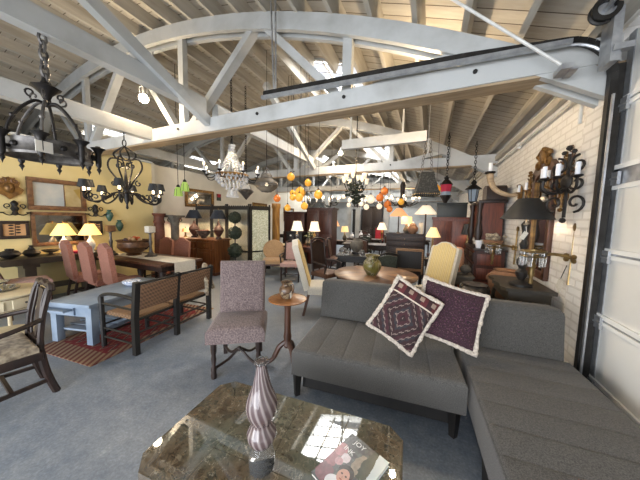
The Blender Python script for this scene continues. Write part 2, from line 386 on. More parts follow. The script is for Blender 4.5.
P(w, 'rod', 'cable_white', lambda b: b.tube([(.9, 0, 2.8), (-.3, 0, 3.9)], .012, 8)); P(w, 'clamp', 'galvanised', lambda b: (b.box((.9, .04, 2.8), (.07, .14, .04)), b.box((.95, .06, 2.785), (.05, .14, .02))))
LAMPS = []
# ---------------------------------------------------------------- materials: furniture
def m_fabric(name, c1, c2, sc=260, bump=0.35, rough=0.9):
    m, t, b = base(name, c1, rough); v = t.coord()
    f = t.noise(v, sc, 2, 0.5); g = t.noise(v, 5, 3)
    c = t.ramp(f, [(0.32, c1), (0.68, c2)])
    t.link(t.mix(0.18, c, t.ramp(g, [(0.3, (90, 90, 90)), (0.7, (165, 165, 165))]), 'OVERLAY'), b.inputs['Base Color'])
    t.link(t.bump(f, bump, 0.004), b.inputs['Normal']); b.inputs['Sheen Weight'].default_value = 0.15
m_fabric('grey_tweed', (54, 53, 51), (104, 101, 97), 190)
m_fabric('grey_side', (50, 49, 47), (86, 84, 80), 190)
m_fabric('mauve_weave', (84, 70, 69), (128, 112, 109), 75)
m_fabric('salmon', (128, 80, 64), (152, 100, 82), 60)
m_fabric('cream_cloth', (190, 184, 170), (208, 203, 191), 80)
m_fabric('fringe_wool', (172, 160, 146), (214, 204, 190), 60, 0.9)
m_fabric('tan_cloth', (142, 112, 78), (170, 138, 100), 70)
m_fabric('pink_cloth', (152, 120, 110), (172, 138, 128), 60)
m_fabric('brocade', (110, 96, 80), (186, 172, 148), 22)
pm('black_wood', (26, 23, 21), (18, 16, 15), 9, 0.5, stretch=(4, 4, .5))
pm('dark_wood', (46, 29, 22), (29, 19, 15), 7, 0.5, stretch=(4, 4, .6), bump=.05)
pm('walnut', (80, 48, 31), (54, 32, 21), 6, 0.45, stretch=(5, 5, .5), bump=.05)
pm('mahogany', (72, 33, 21), (48, 22, 15), 6, 0.4, stretch=(5, 5, .5))
pm('honey_wood', (122, 74, 40), (86, 50, 26), 6, 0.35, stretch=(5, 5, .4), bump=.05)
pm('oak_top', (154, 104, 60), (120, 76, 42), 7, 0.25, stretch=(1, 8, 1))
pm('red_clay', (106, 60, 44), (80, 44, 32), 6, 0.7, bump=.1)
pm('blue_paint', (140, 154, 170), (120, 136, 155), 4, 0.55, bump=.05)
pm('white_ceramic', (230, 232, 236), (210, 214, 222), 6, 0.2)
pm('cream_paint', (210, 198, 168), (182, 168, 138), 4, 0.5)
pm('brass', (142, 120, 80), (104, 86, 54), 10, 0.3, 0.85)
pm('gilt', (140, 106, 58), (88, 62, 34), 14, 0.4, 0.6, bump=.3)
pm('aged_frame', (120, 86, 58), (84, 58, 40), 16, 0.4, 0.2, bump=.2)
pm('iron', (46, 42, 40), (30, 28, 27), 16, 0.5, 0.5, bump=.2)
pm('iron_light', (104, 100, 96), (66, 62, 60), 14, 0.45, 0.5, bump=.2)
pm('verdigris', (62, 96, 84), (44, 70, 64), 12, 0.4)
pm('black_shade', (34, 36, 38), (26, 28, 30), 20, 0.6)
pm('navy_shade', (36, 44, 56), (26, 32, 42), 20, 0.55)
pm('terracotta', (150, 112, 84), (124, 90, 66), 5, 0.75, bump=.1)
pm('stone_grey', (104, 98, 88), (78, 73, 66), 7, 0.8, bump=.2)
pm('pewter', (150, 150, 150), (100, 100, 100), 12, 0.25, 0.8)
pm('paper_tag', (226, 222, 212), (212, 206, 194), 6, 0.8)
pm('greenery', (40, 50, 32), (24, 32, 20), 22, 0.7, bump=.4)
def m_marble():
    m, t, b = base('green_marble', (96, 90, 74), 0.025, Specular__IOR__Level=0.9, Coat__Weight=1.0, Coat__Roughness=0.02, Coat__IOR=1.7)
    v = t.coord(); w = t.noise(v, 6.5, 9, 0.78, .5); g = t.noise(v, 1.4, 3, 0.5)
    c = t.ramp(w, [(0.28, (40, 38, 33)), (0.4, (72, 60, 47)), (0.5, (100, 88, 72)), (0.58, (58, 60, 53)), (0.66, (86, 76, 62)), (0.8, (140, 138, 128))])
    c = t.mix(t.ramp(g, [(0.42, (0, 0, 0)), (0.6, (255, 255, 255))]), c, t.ramp(w, [(0.3, (64, 74, 66)), (0.5, (98, 106, 94)), (0.7, (52, 60, 52))]))
    vo = t.new('ShaderNodeTexVoronoi', Scale=22.0); vo.feature = 'DISTANCE_TO_EDGE'
    nn = t.n.new('ShaderNodeTexNoise'); nn.inputs['Scale'].default_value = 6; nn.inputs['Detail'].default_value = 4; t.link(v, nn.inputs['Vector'])
    mx = t.mix(0.22, v, nn.outputs[1]); t.link(mx, vo.inputs['Vector'])
    ve = t.math('MULTIPLY', t.math('LESS_THAN', vo.outputs[0], 0.035), t.math('GREATER_THAN', t.noise(v, 7, 3), 0.5))
    c = t.mix(t.math('MULTIPLY', ve, 0.16), c, lin((196, 186, 160)))
    fl = t.math('GREATER_THAN', t.noise(v, 26, 6, 0.7), 0.62); c = t.mix(t.math('MULTIPLY', fl, .38), c, lin((186, 180, 162))); dk = t.math('LESS_THAN', t.noise(v, 15, 6, 0.75), 0.4); c = t.mix(t.math('MULTIPLY', dk, .6), c, lin((30, 28, 24)))
    X, Y, Z = t.sep(v)
    sx = t.math('LESS_THAN', t.math('ABSOLUTE', t.math('SUBTRACT', t.math('FRACT', t.math('ADD', t.math('MULTIPLY', X, 1 / .29), .5)), .5)), .008)
    sy = t.math('LESS_THAN', t.math('ABSOLUTE', t.math('SUBTRACT', t.math('FRACT', t.math('MULTIPLY', Y, 1 / .23)), .5)), .01)
    s_ = t.math('MAXIMUM', sx, sy)
    t.link(t.mix(t.math('MULTIPLY', s_, .5), c, lin((50, 42, 32))), b.inputs['Base Color'])
m_marble()
def m_swirl():
    m, t, b = base('swirl_glass', (190, 160, 160), 0.12)
    v = t.coord(); X, Y, Z = t.sep(v); a = t.math('ARCTAN2', Y, X)
    ph = t.math('ADD', t.math('MULTIPLY', a, 14.0), t.math('MULTIPLY', Z, 62.0))
    f = t.math('ADD', t.math('MULTIPLY', t.math('SINE', ph), 0.5), 0.5)
    t.link(t.ramp(f, [(0.25, (98, 82, 82)), (0.6, (120, 104, 103)), (0.95, (156, 144, 141))]), b.inputs['Base Color'])
    b.inputs['Transmission Weight'].default_value = 0.25; b.inputs['IOR'].default_value = 1.3; b.inputs['Coat Weight'].default_value = 0.5
    t.link(t.bump(f, .4, .004), b.inputs['Normal'])
m_swirl()
m, t, b = base('clear_glass', (216, 216, 214), 0.08); b.inputs['Transmission Weight'].default_value = 0.93; b.inputs['IOR'].default_value = 1.2
def m_kilim(name, kind):
    m, t, b = base(name, (70, 40, 45), 0.95); v = t.coord(kind='Generated'); X, Y, Z = t.sep(v)
    if kind == 'diamond':
        u = t.math('ABSOLUTE', t.math('SUBTRACT', X, .5)); w = t.math('ABSOLUTE', t.math('SUBTRACT', Y, .42))
        st = t.math('MULTIPLY', t.math('GREATER_THAN', t.math('FRACT', t.math('MULTIPLY', X, 13.0)), .5), .022)
        dd = t.math('ADD', t.math('ADD', u, t.math('MULTIPLY', w, .95)), st)
        k = t.math('FRACT', t.math('MULTIPLY', dd, 6.4))
        ring = t.math('LESS_THAN', k, .13); i = t.math('FRACT', t.math('MULTIPLY', dd, 3.2))
        c = t.ramp(i, [(0, (52, 36, 37)), (.25, (70, 40, 45)), (.5, (54, 50, 54)), (.75, (58, 38, 40))], 'CONSTANT')
        c = t.mix(ring, c, lin((138, 120, 112)))
        band = t.math('GREATER_THAN', Y, .76)
        q = t.math('LESS_THAN', t.math('FRACT', t.math('ADD', t.math('MULTIPLY', X, 4.0), 0)), .5)
        zz = t.math('LESS_THAN', t.math('ABSOLUTE', t.math('SUBTRACT', t.math('FRACT', t.math('MULTIPLY', X, 4.0)), .5)), .18)
        bc = t.mix(q, lin((98, 44, 48)), lin((62, 36, 40))); bc = t.mix(t.math('MULTIPLY', zz, t.math('LESS_THAN', t.math('ABSOLUTE', t.math('SUBTRACT', Y, .88)), .04)), bc, lin((160, 138, 124)))
        c = t.mix(band, c, bc); c = t.mix(t.math('LESS_THAN', t.math('ABSOLUTE', t.math('SUBTRACT', Y, .76)), .012), c, lin((210, 198, 184)))
    elif kind == 'hex':
        vo = t.new('ShaderNodeTexVoronoi', Scale=9.0, Randomness=0.25); t.link(v, vo.inputs['Vector'])
        k = t.math('FRACT', t.math('MULTIPLY', vo.outputs[0], 3.2))
        c = t.ramp(k, [(0, (60, 36, 44)), (.3, (44, 30, 36)), (.55, (74, 40, 58)), (.8, (46, 28, 34))], 'CONSTANT')
        nn = t.noise(v, 40, 3); c = t.mix(t.math('GREATER_THAN', nn, .62), c, lin((112, 78, 84)))
    else:
        wv = t.math('FRACT', t.math('ADD', t.math('MULTIPLY', Y, 7.0), t.math('MULTIPLY', t.math('ABSOLUTE', t.math('SUBTRACT', t.math('FRACT', t.math('MULTIPLY', X, 7.0)), .5)), 1.1)))
        c = t.ramp(wv, [(0, (122, 28, 32)), (.5, (150, 128, 104)), (.56, (48, 34, 42)), (.66, (116, 28, 32)), (.9, (140, 86, 62))], 'CONSTANT')
        e = t.math('MINIMUM', t.math('MINIMUM', X, t.math('SUBTRACT', 1.0, X)), t.math('MINIMUM', Y, t.math('SUBTRACT', 1.0, Y)))
        ch = t.math('LESS_THAN', t.math('FRACT', t.math('MULTIPLY', t.math('ADD', X, Y), 14.0)), .5)
        c = t.mix(t.math('LESS_THAN', e, .12), c, t.mix(ch, lin((150, 124, 98)), lin((108, 56, 46))))
    n = t.noise(t.coord(), 220, 2); t.link(t.mix(.3, c, t.ramp(n, [(.3, (90, 90, 90)), (.7, (160, 160, 160))]), 'OVERLAY'), b.inputs['Base Color'])
    t.link(t.bump(n, .5, .004), b.inputs['Normal'])
m_kilim('kilim_diamond', 'diamond'); m_kilim('kilim_hex', 'hex'); m_kilim('kilim_rug', 'rug')
def m_rush(name, c1, c2, s=1.0):
    m, t, b = base(name, c1, 0.8); v = t.coord(); X, Y, Z = t.sep(v)
    a = t.math('SINE', t.math('MULTIPLY', t.math('ADD', Y, X), 190.0 * s)); c = t.math('SINE', t.math('MULTIPLY', t.math('ADD', Z, t.math('MULTIPLY', X, .6)), 260.0 * s))
    f = t.math('ADD', t.math('MULTIPLY', t.math('MULTIPLY', a, c), .5), .5)
    t.link(t.mix(t.noise(v, 6), t.ramp(f, [(.2, c2), (.7, c1)]), lin(c1)), b.inputs['Base Color']); t.link(t.bump(f, .7, .008), b.inputs['Normal'])
m_rush('rush', (146, 114, 84), (58, 42, 30), .6); m_rush('rush_dark', (122, 92, 68), (40, 28, 22), .5)
def m_stripe():
    m, t, b = base('yellow_stripe', (230, 204, 130), 0.85); X, Y, Z = t.sep(t.coord())
    f = t.math('FRACT', t.math('MULTIPLY', X, 17.0)); t.link(t.ramp(f, [(0, (206, 184, 128)), (.4, (182, 150, 84)), (.5, (212, 194, 146)), (.75, (170, 138, 78)), (.85, (208, 188, 136))], 'CONSTANT'), b.inputs['Base Color'])
m_stripe()

# ---------------------------------------------------------------- sofa and chaise
SA = 5.5
so = thing('sofa', 'armless charcoal grey sofa with a seamed seat, two kilim pillows leaning on it', 'sofa', (-1.04, 1.78, 0), SA)
P(so, 'seat', 'grey_tweed', lambda b: b.soft(1.36, .80, .235, .035, [.225 * i for i in range(1, 6)], 'x', .005, z0=.225))
P(so, 'piping', 'grey_side', lambda b: b.tube([(.01, .012, .44), (1.35, .012, .44), (1.35, .79, .44)], .008, 6))
P(so, 'backrest', 'grey_side', lambda b: (b.at((0, .78, .23), (R(-7), 0, 0)), b.soft(1.38, .2, .66, .05)))
P(so, 'seat_frame', 'black_wood', lambda b: b.box((.69, .5, .145), (1.24, .8, .17)))  # black plinth, deepened to stand in for the shade under the sofa
for (lx, ly) in ((.03, .06), (1.3, .06), (.03, .92), (1.3, .92)): P(so, 'leg', 'black_wood', lambda b: (b.at((lx, ly, 0)), b.lathe([(.03, 0), (.045, .225)], n=4)))
ch = thing('chaise_lounge', 'long charcoal grey chaise section with a low back, along the garage door', 'chaise', (.345, 1.88, 0), 3)
P(ch, 'seat', 'grey_tweed', lambda b: b.soft(.83, 2.05, .235, .035, [.2 * i + .06 for i in range(1, 10)], 'y', .0045, y0=-1.35, z0=.225))
P(ch, 'piping', 'grey_side', lambda b: b.tube([(.01, .68, .44), (.01, -1.34, .44), (.82, -1.34, .44)], .008, 6))
P(ch, 'backrest', 'grey_side', lambda b: (b.at((0, .66, .23), (R(-7), 0, 0)), b.soft(.78, .21, .66, .06)))
P(ch, 'seat_frame', 'black_wood', lambda b: b.box((.42, -.3, .145), (.74, 1.98, .17)))  # plinth drawn deep and black, also standing for the shade beneath
for (lx, ly) in ((.06, -1.28), (.77, -1.28), (.06, .62), (.77, .62), (.06, -.2)): P(ch, 'leg', 'black_wood', lambda b: (b.at((lx, ly, 0)), b.lathe([(.03, 0), (.045, .225)], n=4)))
def pillow(name, label, mat, loc, rot, w, h, th):
    t = thing(name, label, 'pillow', loc, 0, 'kilim pillows'); t.rotation_euler = rot
    n = 16; b = MB(); vs = []; fs = []
    for sgn in (1, -1):
        o = len(vs)
        for j in range(n + 1):
            for i in range(n + 1):
                u, v = 2 * i / n - 1, 2 * j / n - 1; e = ((1 - u ** 4) * (1 - v ** 4)) ** .55; pin = 1 - .07 * (1 - u * u) * abs(v) ** 3; pin2 = 1 - .07 * (1 - v * v) * abs(u) ** 3
                vs.append((u * w / 2 * pin2, v * h / 2 * pin, sgn * th / 2 * e))
        for j in range(n):
            for i in range(n): fs.append(tuple(o + q for q in ((j * (n + 1) + i), (j * (n + 1) + i + 1), ((j + 1) * (n + 1) + i + 1), ((j + 1) * (n + 1) + i))))
    b.add(vs, fs); b.build('cover', mat, t, sharp=80)
    ring = []; m_ = 30
    for s_ in range(4):
        for i in range(m_):
            u = 2 * i / m_ - 1; k = 1 - .07 * (1 - u * u); x, y = ((u, -k), (k, u), (-u, k), (-k, -u))[s_]
            ring.append((x * w / 2 * 1.02, y * h / 2 * 1.02, random.uniform(-.004, .004)))
    b = MB(); b.tube(ring, [.02 + random.uniform(-.005, .005) for _ in ring], 7, closed=True); b.build('fringe', 'fringe_wool', t, sharp=80); return t
pillow('throw_pillow', 'front kilim pillow with hooked diamond pattern and cream fringe, tilted on the sofa', 'kilim_diamond', (-.155, 2.23, .77), Euler((R(66), R(28), R(-1)), 'XYZ'), .42, .51, .15)
pillow('throw_pillow', 'dark plum kilim pillow with hexagon pattern behind the diamond-patterned pillow', 'kilim_hex', (.205, 2.42, .775), Euler((R(68), R(13), R(2)), 'XYZ'), .52, .50, .13)

# ---------------------------------------------------------------- marble coffee table, vase, magazine
ct = thing('coffee_table', 'low polished green and brown marble coffee table with clipped corners', 'coffee table', (-.625, .945, 0), 4.5)
def oct_(w, d, c): return [(-w + c, -d), (w - c, -d), (w, -d + c), (w, d - c), (w - c, d), (-w + c, d), (-w, d - c), (-w, -d + c)]
P(ct, 'tabletop', 'green_marble', lambda b: b.prism(oct_(.585, .325, .07), .405, .47))
P(ct, 'apron', 'dark_wood', lambda b: b.prism(oct_(.52, .29, .05), .31, .405))
for sx in (-1, 1):
    for sy in (-1, 1): P(ct, 'leg', 'dark_wood', lambda b: (b.at((sx * .47, sy * .24, 0)), b.lathe([(.05, 0), (.035, .05), (.05, .12), (.06, .25), (.055, .32)], n=8)))
va = thing('glass_lamp_base', 'tall mauve swirled glass lamp base with two bulbs on the marble table', 'vase', (-.635, .83, .47), 0)
pts = [(.05, .0), (.056, .012), (.058, .05), (.05, .085), (.036, .115)]
P(va, 'foot', 'clear_glass', lambda b: b.lathe(spline([(r, 0, z) for r, z in pts], 4) and [(p.x, p.z) for p in spline([(r, 0, z) for r, z in pts], 4)], n=28))
pts = [(.034, .115), (.05, .128), (.063, .155), (.064, .18), (.05, .205), (.043, .222), (.052, .24), (.066, .275), (.069, .31), (.060, .345), (.044, .385), (.033, .43), (.024, .47), (.021, .49), (.03, .505)]
P(va, 'body', 'swirl_glass', lambda b: b.lathe([(p.x, p.z) for p in spline([(r, 0, z) for r, z in pts], 4)], n=36))
P(va, 'rim', 'clear_glass', lambda b: (b.at((0, 0, .505)), b.tube([(.026 * math.cos(R(a)), .026 * math.sin(R(a)), .004 * math.sin(R(a * 6))) for a in range(0, 360, 12)], .007, 6, closed=True)))
# magazine: painted cover
def m_cover():
    m, t, b = base('cover_print', (60, 60, 66), 0.25); v = t.coord(kind='Generated'); X, Y, Z = t.sep(v)
    n = t.noise(v, 5, 4); n2 = t.noise(v, 14, 3)
    c = t.ramp(n2, [(.3, (34, 36, 42)), (.5, (62, 64, 66)), (.7, (92, 100, 98))])
    sky = t.math('GREATER_THAN', t.math('ADD', X, t.math('MULTIPLY', n, .2)), t.math('ADD', t.math('MULTIPLY', t.math('SUBTRACT', 1.0, Y), .25), .86)); sky = t.math('MULTIPLY', sky, t.math('GREATER_THAN', Y, .3))
    def blob(c, x, y, rx, ry, col, rag=0):
        e = t.math('ADD', t.math('POWER', t.math('MULTIPLY', t.math('SUBTRACT', X, x), 1 / rx), 2.0), t.math('POWER', t.math('MULTIPLY', t.math('SUBTRACT', Y, y), 1 / ry), 2.0))
        if rag: e = t.math('ADD', e, t.math('MULTIPLY', t.math('SUBTRACT', n2, .5), rag))
        return t.mix(t.math('LESS_THAN', e, 1.0), c, t.mix(n2, lin(tuple(q * .6 for q in col)), lin(tuple(min(255, q * 1.2) for q in col))) if rag else lin(col))
    c = blob(c, .62, .62, .16, .2, (150, 138, 122), 1.2); c = blob(c, .75, .72, .14, .3, (52, 66, 56), 1.5); c = t.mix(sky, c, lin((188, 204, 210)))
    for (x, y, rx, ry, col) in ((.1, .62, .15, .13, (176, 118, 124)), (.08, .38, .16, .13, (150, 92, 100)), (.16, .16, .2, .14, (120, 74, 84)), (.3, .55, .1, .09, (214, 200, 206)), (.24, .44, .09, .07, (190, 146, 152))): c = blob(c, x, y, rx, ry, col, 1.6)
    c = blob(c, .46, .13, .2, .12, (224, 222, 226)); c = blob(c, .5, .38, .17, .12, (40, 32, 32)); c = blob(c, .5, .31, .125, .115, (196, 150, 132)); c = blob(c, .45, .33, .024, .014, (60, 40, 38)); c = blob(c, .55, .33, .024, .014, (60, 40, 38)); c = blob(c, .5, .25, .04, .01, (150, 84, 80)); c = blob(c, .5, .29, .014, .024, (176, 128, 112))
    c = blob(c, .86, .36, .09, .08, (150, 104, 92)); c = blob(c, .86, .41, .095, .05, (60, 40, 36))
    t.link(c, b.inputs['Base Color'])
m_cover(); pm('page_edge', (206, 202, 192), (180, 176, 166), 30, 0.8, stretch=(1, 1, 20)); base('print_white', (226, 228, 228), 0.4)
bk = thing('magazine', 'glossy magazine with portrait and pink flowers on its cover, on the marble table', 'magazine', (-.262, .985, .47), -22)
W_, D_ = .215, .29
# long edge along local x; cover's reading direction follows the long edge
P(bk, 'pages', 'page_edge', lambda b: b.box((0, 0, .0085), (W_ - .006, D_ - .006, .013)))
cvr = P(bk, 'cover', 'cover_print', lambda b: (b.box((0, 0, .0168), (W_, D_, .0035)), b.box((0, 0, .001), (W_, D_, .002))))
def text(parent, name, s, loc, size, mat, rot=(0, 0, 0), ext=.0004):
    cu = bpy.data.curves.new(name, 'FONT'); cu.body = s; cu.size = size; cu.extrude = ext; cu.align_x = 'CENTER'; cu.align_y = 'CENTER'
    tmp = bpy.data.objects.new(name, cu); COL.objects.link(tmp); me = bpy.data.meshes.new_from_object(tmp.evaluated_get(bpy.context.evaluated_depsgraph_get())); bpy.data.objects.remove(tmp)
    me.materials.append(MATS[mat]); o = bpy.data.objects.new(name, me); COL.objects.link(o); o.parent = parent; o.location = loc; o.rotation_euler = rot; return o
text(bk, 'title', 'JOY', (-.035, .112, .0192), .036, 'print_white'); text(bk, 'subtitle', 'INK', (-.055, .055, .0192), .034, 'print_white')

# ---------------------------------------------------------------- side chair
sc = thing('side_chair', 'high-backed side chair in mauve woven upholstery on turned legs', 'chair', (-1.80, 1.97, 0), 33)
# local: front is -y
P(sc, 'seat', 'mauve_weave', lambda b: b.soft(.56, .5, .15, .05, (), puff=.03, x0=-.28, y0=-.25, z0=.37))
P(sc, 'backrest', 'mauve_weave', lambda b: (b.at((0, .215, .5), (R(82), 0, 0)), b.soft(.5, .60, .08, .03, (), puff=.02, x0=-.25, y0=.0, z0=-.04)))
for sx in (-1, 1):
    P(sc, 'leg', 'dark_wood', lambda b: (b.at((sx * .215, -.2, 0)), b.lathe([(.026, 0), (.03, .03), (.024, .06), (.028, .1), (.018, .13), (.026, .2), (.02, .24), (.028, .28), (.03, .38)], n=10)))
    P(sc, 'leg', 'dark_wood', lambda b: (b.bar((sx * .2, .2, .4), (sx * .2, .26, 0), .035, .04), b.bar((sx * .2, .2, .36), (sx * .2, .215, .56), .035, .03)))
P(sc, 'stretcher', 'dark_wood', lambda b: (b.tube(spline([(-.21, -.2, .1), (-.1, -.08, .12), (0, -.03, .19), (.1, -.08, .12), (.21, -.2, .1)]), .014, 8), b.tube(spline([(-.2, .23, .1), (-.1, .06, .12), (0, 0, .19), (.1, .06, .12), (.2, .23, .1)]), .014, 8), b.ball((0, -.015, .19), .028, 10)))
P(sc, 'price_tag', 'paper_tag', lambda b: b.box((-.262, -.02, .4), (.003, .05, .07), rx=.2))

# ---------------------------------------------------------------- pedestal side table with jug
pt = thing('pedestal_table', 'small round tilt-top wooden table on a tripod foot beside the mauve chair', 'side table', (-1.34, 2.20, 0), 10)
P(pt, 'tabletop', 'oak_top', lambda b: b.lathe([(.19, .725), (.205, .735), (.205, .745), (.19, .75)], n=36))
P(pt, 'column', 'walnut', lambda b: b.lathe([(.035, .2), (.05, .23), (.036, .27), (.045, .32), (.036, .38), (.033, .62), (.04, .68), (.06, .725)], n=16))
for a in (80, 200, 320): P(pt, 'leg', 'walnut', lambda b: (b.at((0, 0, 0), (0, 0, R(a))), b.tube(spline([(.02, 0, .26), (.09, 0, .2), (.15, 0, .08), (.22, 0, .03), (.24, 0, .018)]), [.028] * 10 + [.022] * 11, 8)))
def m_jug(name, cols, sc_=14):
    m, t, b = base(name, cols[0], 0.35); v = t.coord(); f = t.noise(v, sc_, 2); t.link(t.ramp(f, [(.4, cols[0]), (.48, cols[1]), (.56, cols[2]), (.64, cols[0])], 'CONSTANT'), b.inputs['Base Color'])
m_jug('jug_glaze', [(98, 74, 52), (66, 46, 32), (134, 118, 94)]); m_jug('pitcher_glaze', [(104, 98, 48), (136, 126, 104), (80, 74, 36)], 11)
def jug(name, label, mat, loc, s, rz):
    j = thing(name, label, 'jug', loc, rz); pr = [(.05, 0), (.055, .01), (.085, .06), (.092, .1), (.08, .14), (.058, .165), (.062, .19), (.075, .205), (.066, .2), (.05, .17)]
    P(j, 'body', mat, lambda b: (b.at(sc=(s,) * 3), b.lathe([(p.x, p.z) for p in spline([(r, 0, z) for r, z in pr], 3)], n=24)))
    P(j, 'handle', mat, lambda b: (b.at(sc=(s,) * 3), b.tube(spline([(.062, 0, .19), (.11, 0, .2), (.13, 0, .14), (.088, 0, .08)]), .011, 8)))
    return j
j = jug('ceramic_jug', 'small brown patterned jug with a tag on the little round table', 'jug_glaze', (-1.35, 2.19, .75), .86, -20)
P(j, 'band', 'white_ceramic', lambda b: b.lathe([(.0725, .06), (.0745, .07), (.0745, .085), (.0725, .095)], n=24, cap=False)); P(j, 'price_tag', 'paper_tag', lambda b: b.box((.1, -.02, .06), (.004, .045, .06), rz=.5, rx=.3))

# ---------------------------------------------------------------- round pedestal table with pitcher and striped chairs
def m_star():
    m, t, b = base('burl_top', (120, 80, 52), 0.32); v = t.coord(); X, Y, Z = t.sep(v); a = t.math('ARCTAN2', Y, X); r = t.math('POWER', t.math('ADD', t.math('MULTIPLY', X, X), t.math('MULTIPLY', Y, Y)), .5)
    f = t.math('ABSOLUTE', t.math('SUBTRACT', t.math('FRACT', t.math('MULTIPLY', a, 8 / (2 * PI))), .5)); star = t.math('LESS_THAN', t.math('ADD', t.math('MULTIPLY', r, .9), t.math('MULTIPLY', f, -1.0)), .1)
    n = t.noise(v, 12, 4); t.link(t.mix(star, t.ramp(n, [(.3, (84, 58, 43)), (.7, (98, 69, 51))]), t.ramp(n, [(.3, (118, 86, 60)), (.7, (142, 108, 76))])), b.inputs['Base Color'])
m_star()
rt = thing('round_table', 'round inlaid wooden pedestal table behind the sofa back', 'table', (-.74, 3.85, 0), 0)
P(rt, 'tabletop', 'burl_top', lambda b: b.lathe([(.60, .715), (.64, .73), (.645, .75), (.63, .76)], n=48)); P(rt, 'apron', 'walnut', lambda b: b.lathe([(.5, .66), (.52, .715)], n=40))
P(rt, 'pedestal', 'walnut', lambda b: b.lathe([(.3, 0), (.32, .04), (.2, .08), (.1, .14), (.13, .3), (.08, .42), (.1, .6), (.16, .66)], n=20))
jug('glazed_pitcher', 'round olive green painted pitcher on the round inlaid table', 'pitcher_glaze', (-.76, 3.7, .76), 1.5, -75)
def arched(w, h, d):
    """camel-back outline"""
    o = [(-w, 0), (w, 0), (w, h * .86)]
    o += [(w * .92, h * .9), (w * .72, h * .905), (w * .55, h * .94), (w * .35, h * .985), (0, h), (-w * .35, h * .985), (-w * .55, h * .94), (-w * .72, h * .905), (-w * .92, h * .9), (-w, h * .86)]
    return o
st = thing('dining_chair', 'yellow striped camel-back chair in white cloth at the right of the round table', 'chair', (.02, 4.25, 0), -38, 'striped chairs at the round table')
P(st, 'seat', 'cream_cloth', lambda b: b.soft(.52, .5, .13, .045, (), puff=.02, x0=-.26, y0=-.27, z0=.37))
P(st, 'backrest', 'cream_cloth', lambda b: (b.at((0, .24, .44), (R(74), 0, 0)), b.prism(arched(.25, .84, 0), -.05, .045)), sharp=50)
P(st, 'back_panel', 'yellow_stripe', lambda b: (b.at((0, .24, .44), (R(74), 0, 0)), b.prism([(x * .84, .04 + y * .93) for x, y in arched(.25, .84, 0)], .044, .056)))
for sx in (-1, 1):
    P(st, 'leg', 'walnut', lambda b: b.bar((sx * .21, -.22, .38), (sx * .21, -.22, 0), .045, .045)); P(st, 'leg', 'walnut', lambda b: b.bar((sx * .2, .2, .42), (sx * .2, .3, 0), .04, .04))
st2 = dup(st, (-1.62, 3.78, 0), 113, 'yellow striped camel-back chair in white cloth at the left of the round table, edge on')
# ---------------------------------------------------------------- lamps (shared builder)
def m_lit(name, col, k):
    m, t, b = base(name, col, 0.8); b.inputs['Emission Color'].default_value = lin(col); b.inputs['Emission Strength'].default_value = k
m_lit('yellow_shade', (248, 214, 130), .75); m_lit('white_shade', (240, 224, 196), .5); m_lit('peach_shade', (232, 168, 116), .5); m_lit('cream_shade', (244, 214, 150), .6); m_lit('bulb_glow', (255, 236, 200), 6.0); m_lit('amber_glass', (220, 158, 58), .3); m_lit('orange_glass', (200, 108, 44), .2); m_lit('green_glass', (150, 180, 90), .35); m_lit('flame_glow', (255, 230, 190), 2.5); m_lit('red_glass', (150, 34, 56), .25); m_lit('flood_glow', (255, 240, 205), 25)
MATS['amber_glass'].node_tree.nodes['Principled BSDF'].inputs['Roughness'].default_value = .15; MATS['orange_glass'].node_tree.nodes['Principled BSDF'].inputs['Roughness'].default_value = .15
def table_lamp(name, label, loc, smat, shade, bmat, body, power=0, group=None, rz=0, pleat=0):
    """shade [(r, z)] bottom to top, body [(r, z)]"""
    t = thing(name, label, 'lamp', loc, rz, group)
    P(t, 'base', bmat, lambda b: b.lathe(body, n=18))
    def sh(b):
        n = 48 if pleat else 28; vs = []; fs = []
        prof = shade + [(r - .004, z) for r, z in reversed(shade)]
        for r, z in prof:
            for j in range(n):
                rr = r * (1 - (.02 if (pleat and j % 2) else 0)); a = 2 * PI * j / n; vs.append((rr * math.cos(a), rr * math.sin(a), z))
        k = len(prof)
        for i in range(k):
            for j in range(n): fs.append((i * n + j, i * n + (j + 1) % n, ((i + 1) % k) * n + (j + 1) % n, ((i + 1) % k) * n + j))
        b.add(vs, fs)
    P(t, 'shade', smat, sh, sharp=60 if not pleat else 20)
    zt = shade[-1][1]; zb = body[-1][1]
    P(t, 'stem', 'brass', lambda b: (b.tube([(0, 0, zb), (0, 0, zt + .02)], .007, 6), b.ball((0, 0, zt + .03), .014, 8), b.tube([(-shade[-1][0], 0, zt - .005), (shade[-1][0], 0, zt - .005)], .003, 5), b.tube([(0, -shade[-1][0], zt - .005), (0, shade[-1][0], zt - .005)], .003, 5)))
    P(t, 'bulb', 'bulb_glow', lambda b: b.ball((0, 0, (shade[0][1] * .5 + zt * .5)), .03, 10))
    if power: LAMPS.append((loc[0], loc[1], loc[2] + shade[0][1] * .6 + zt * .4 + .0, power))
    return t

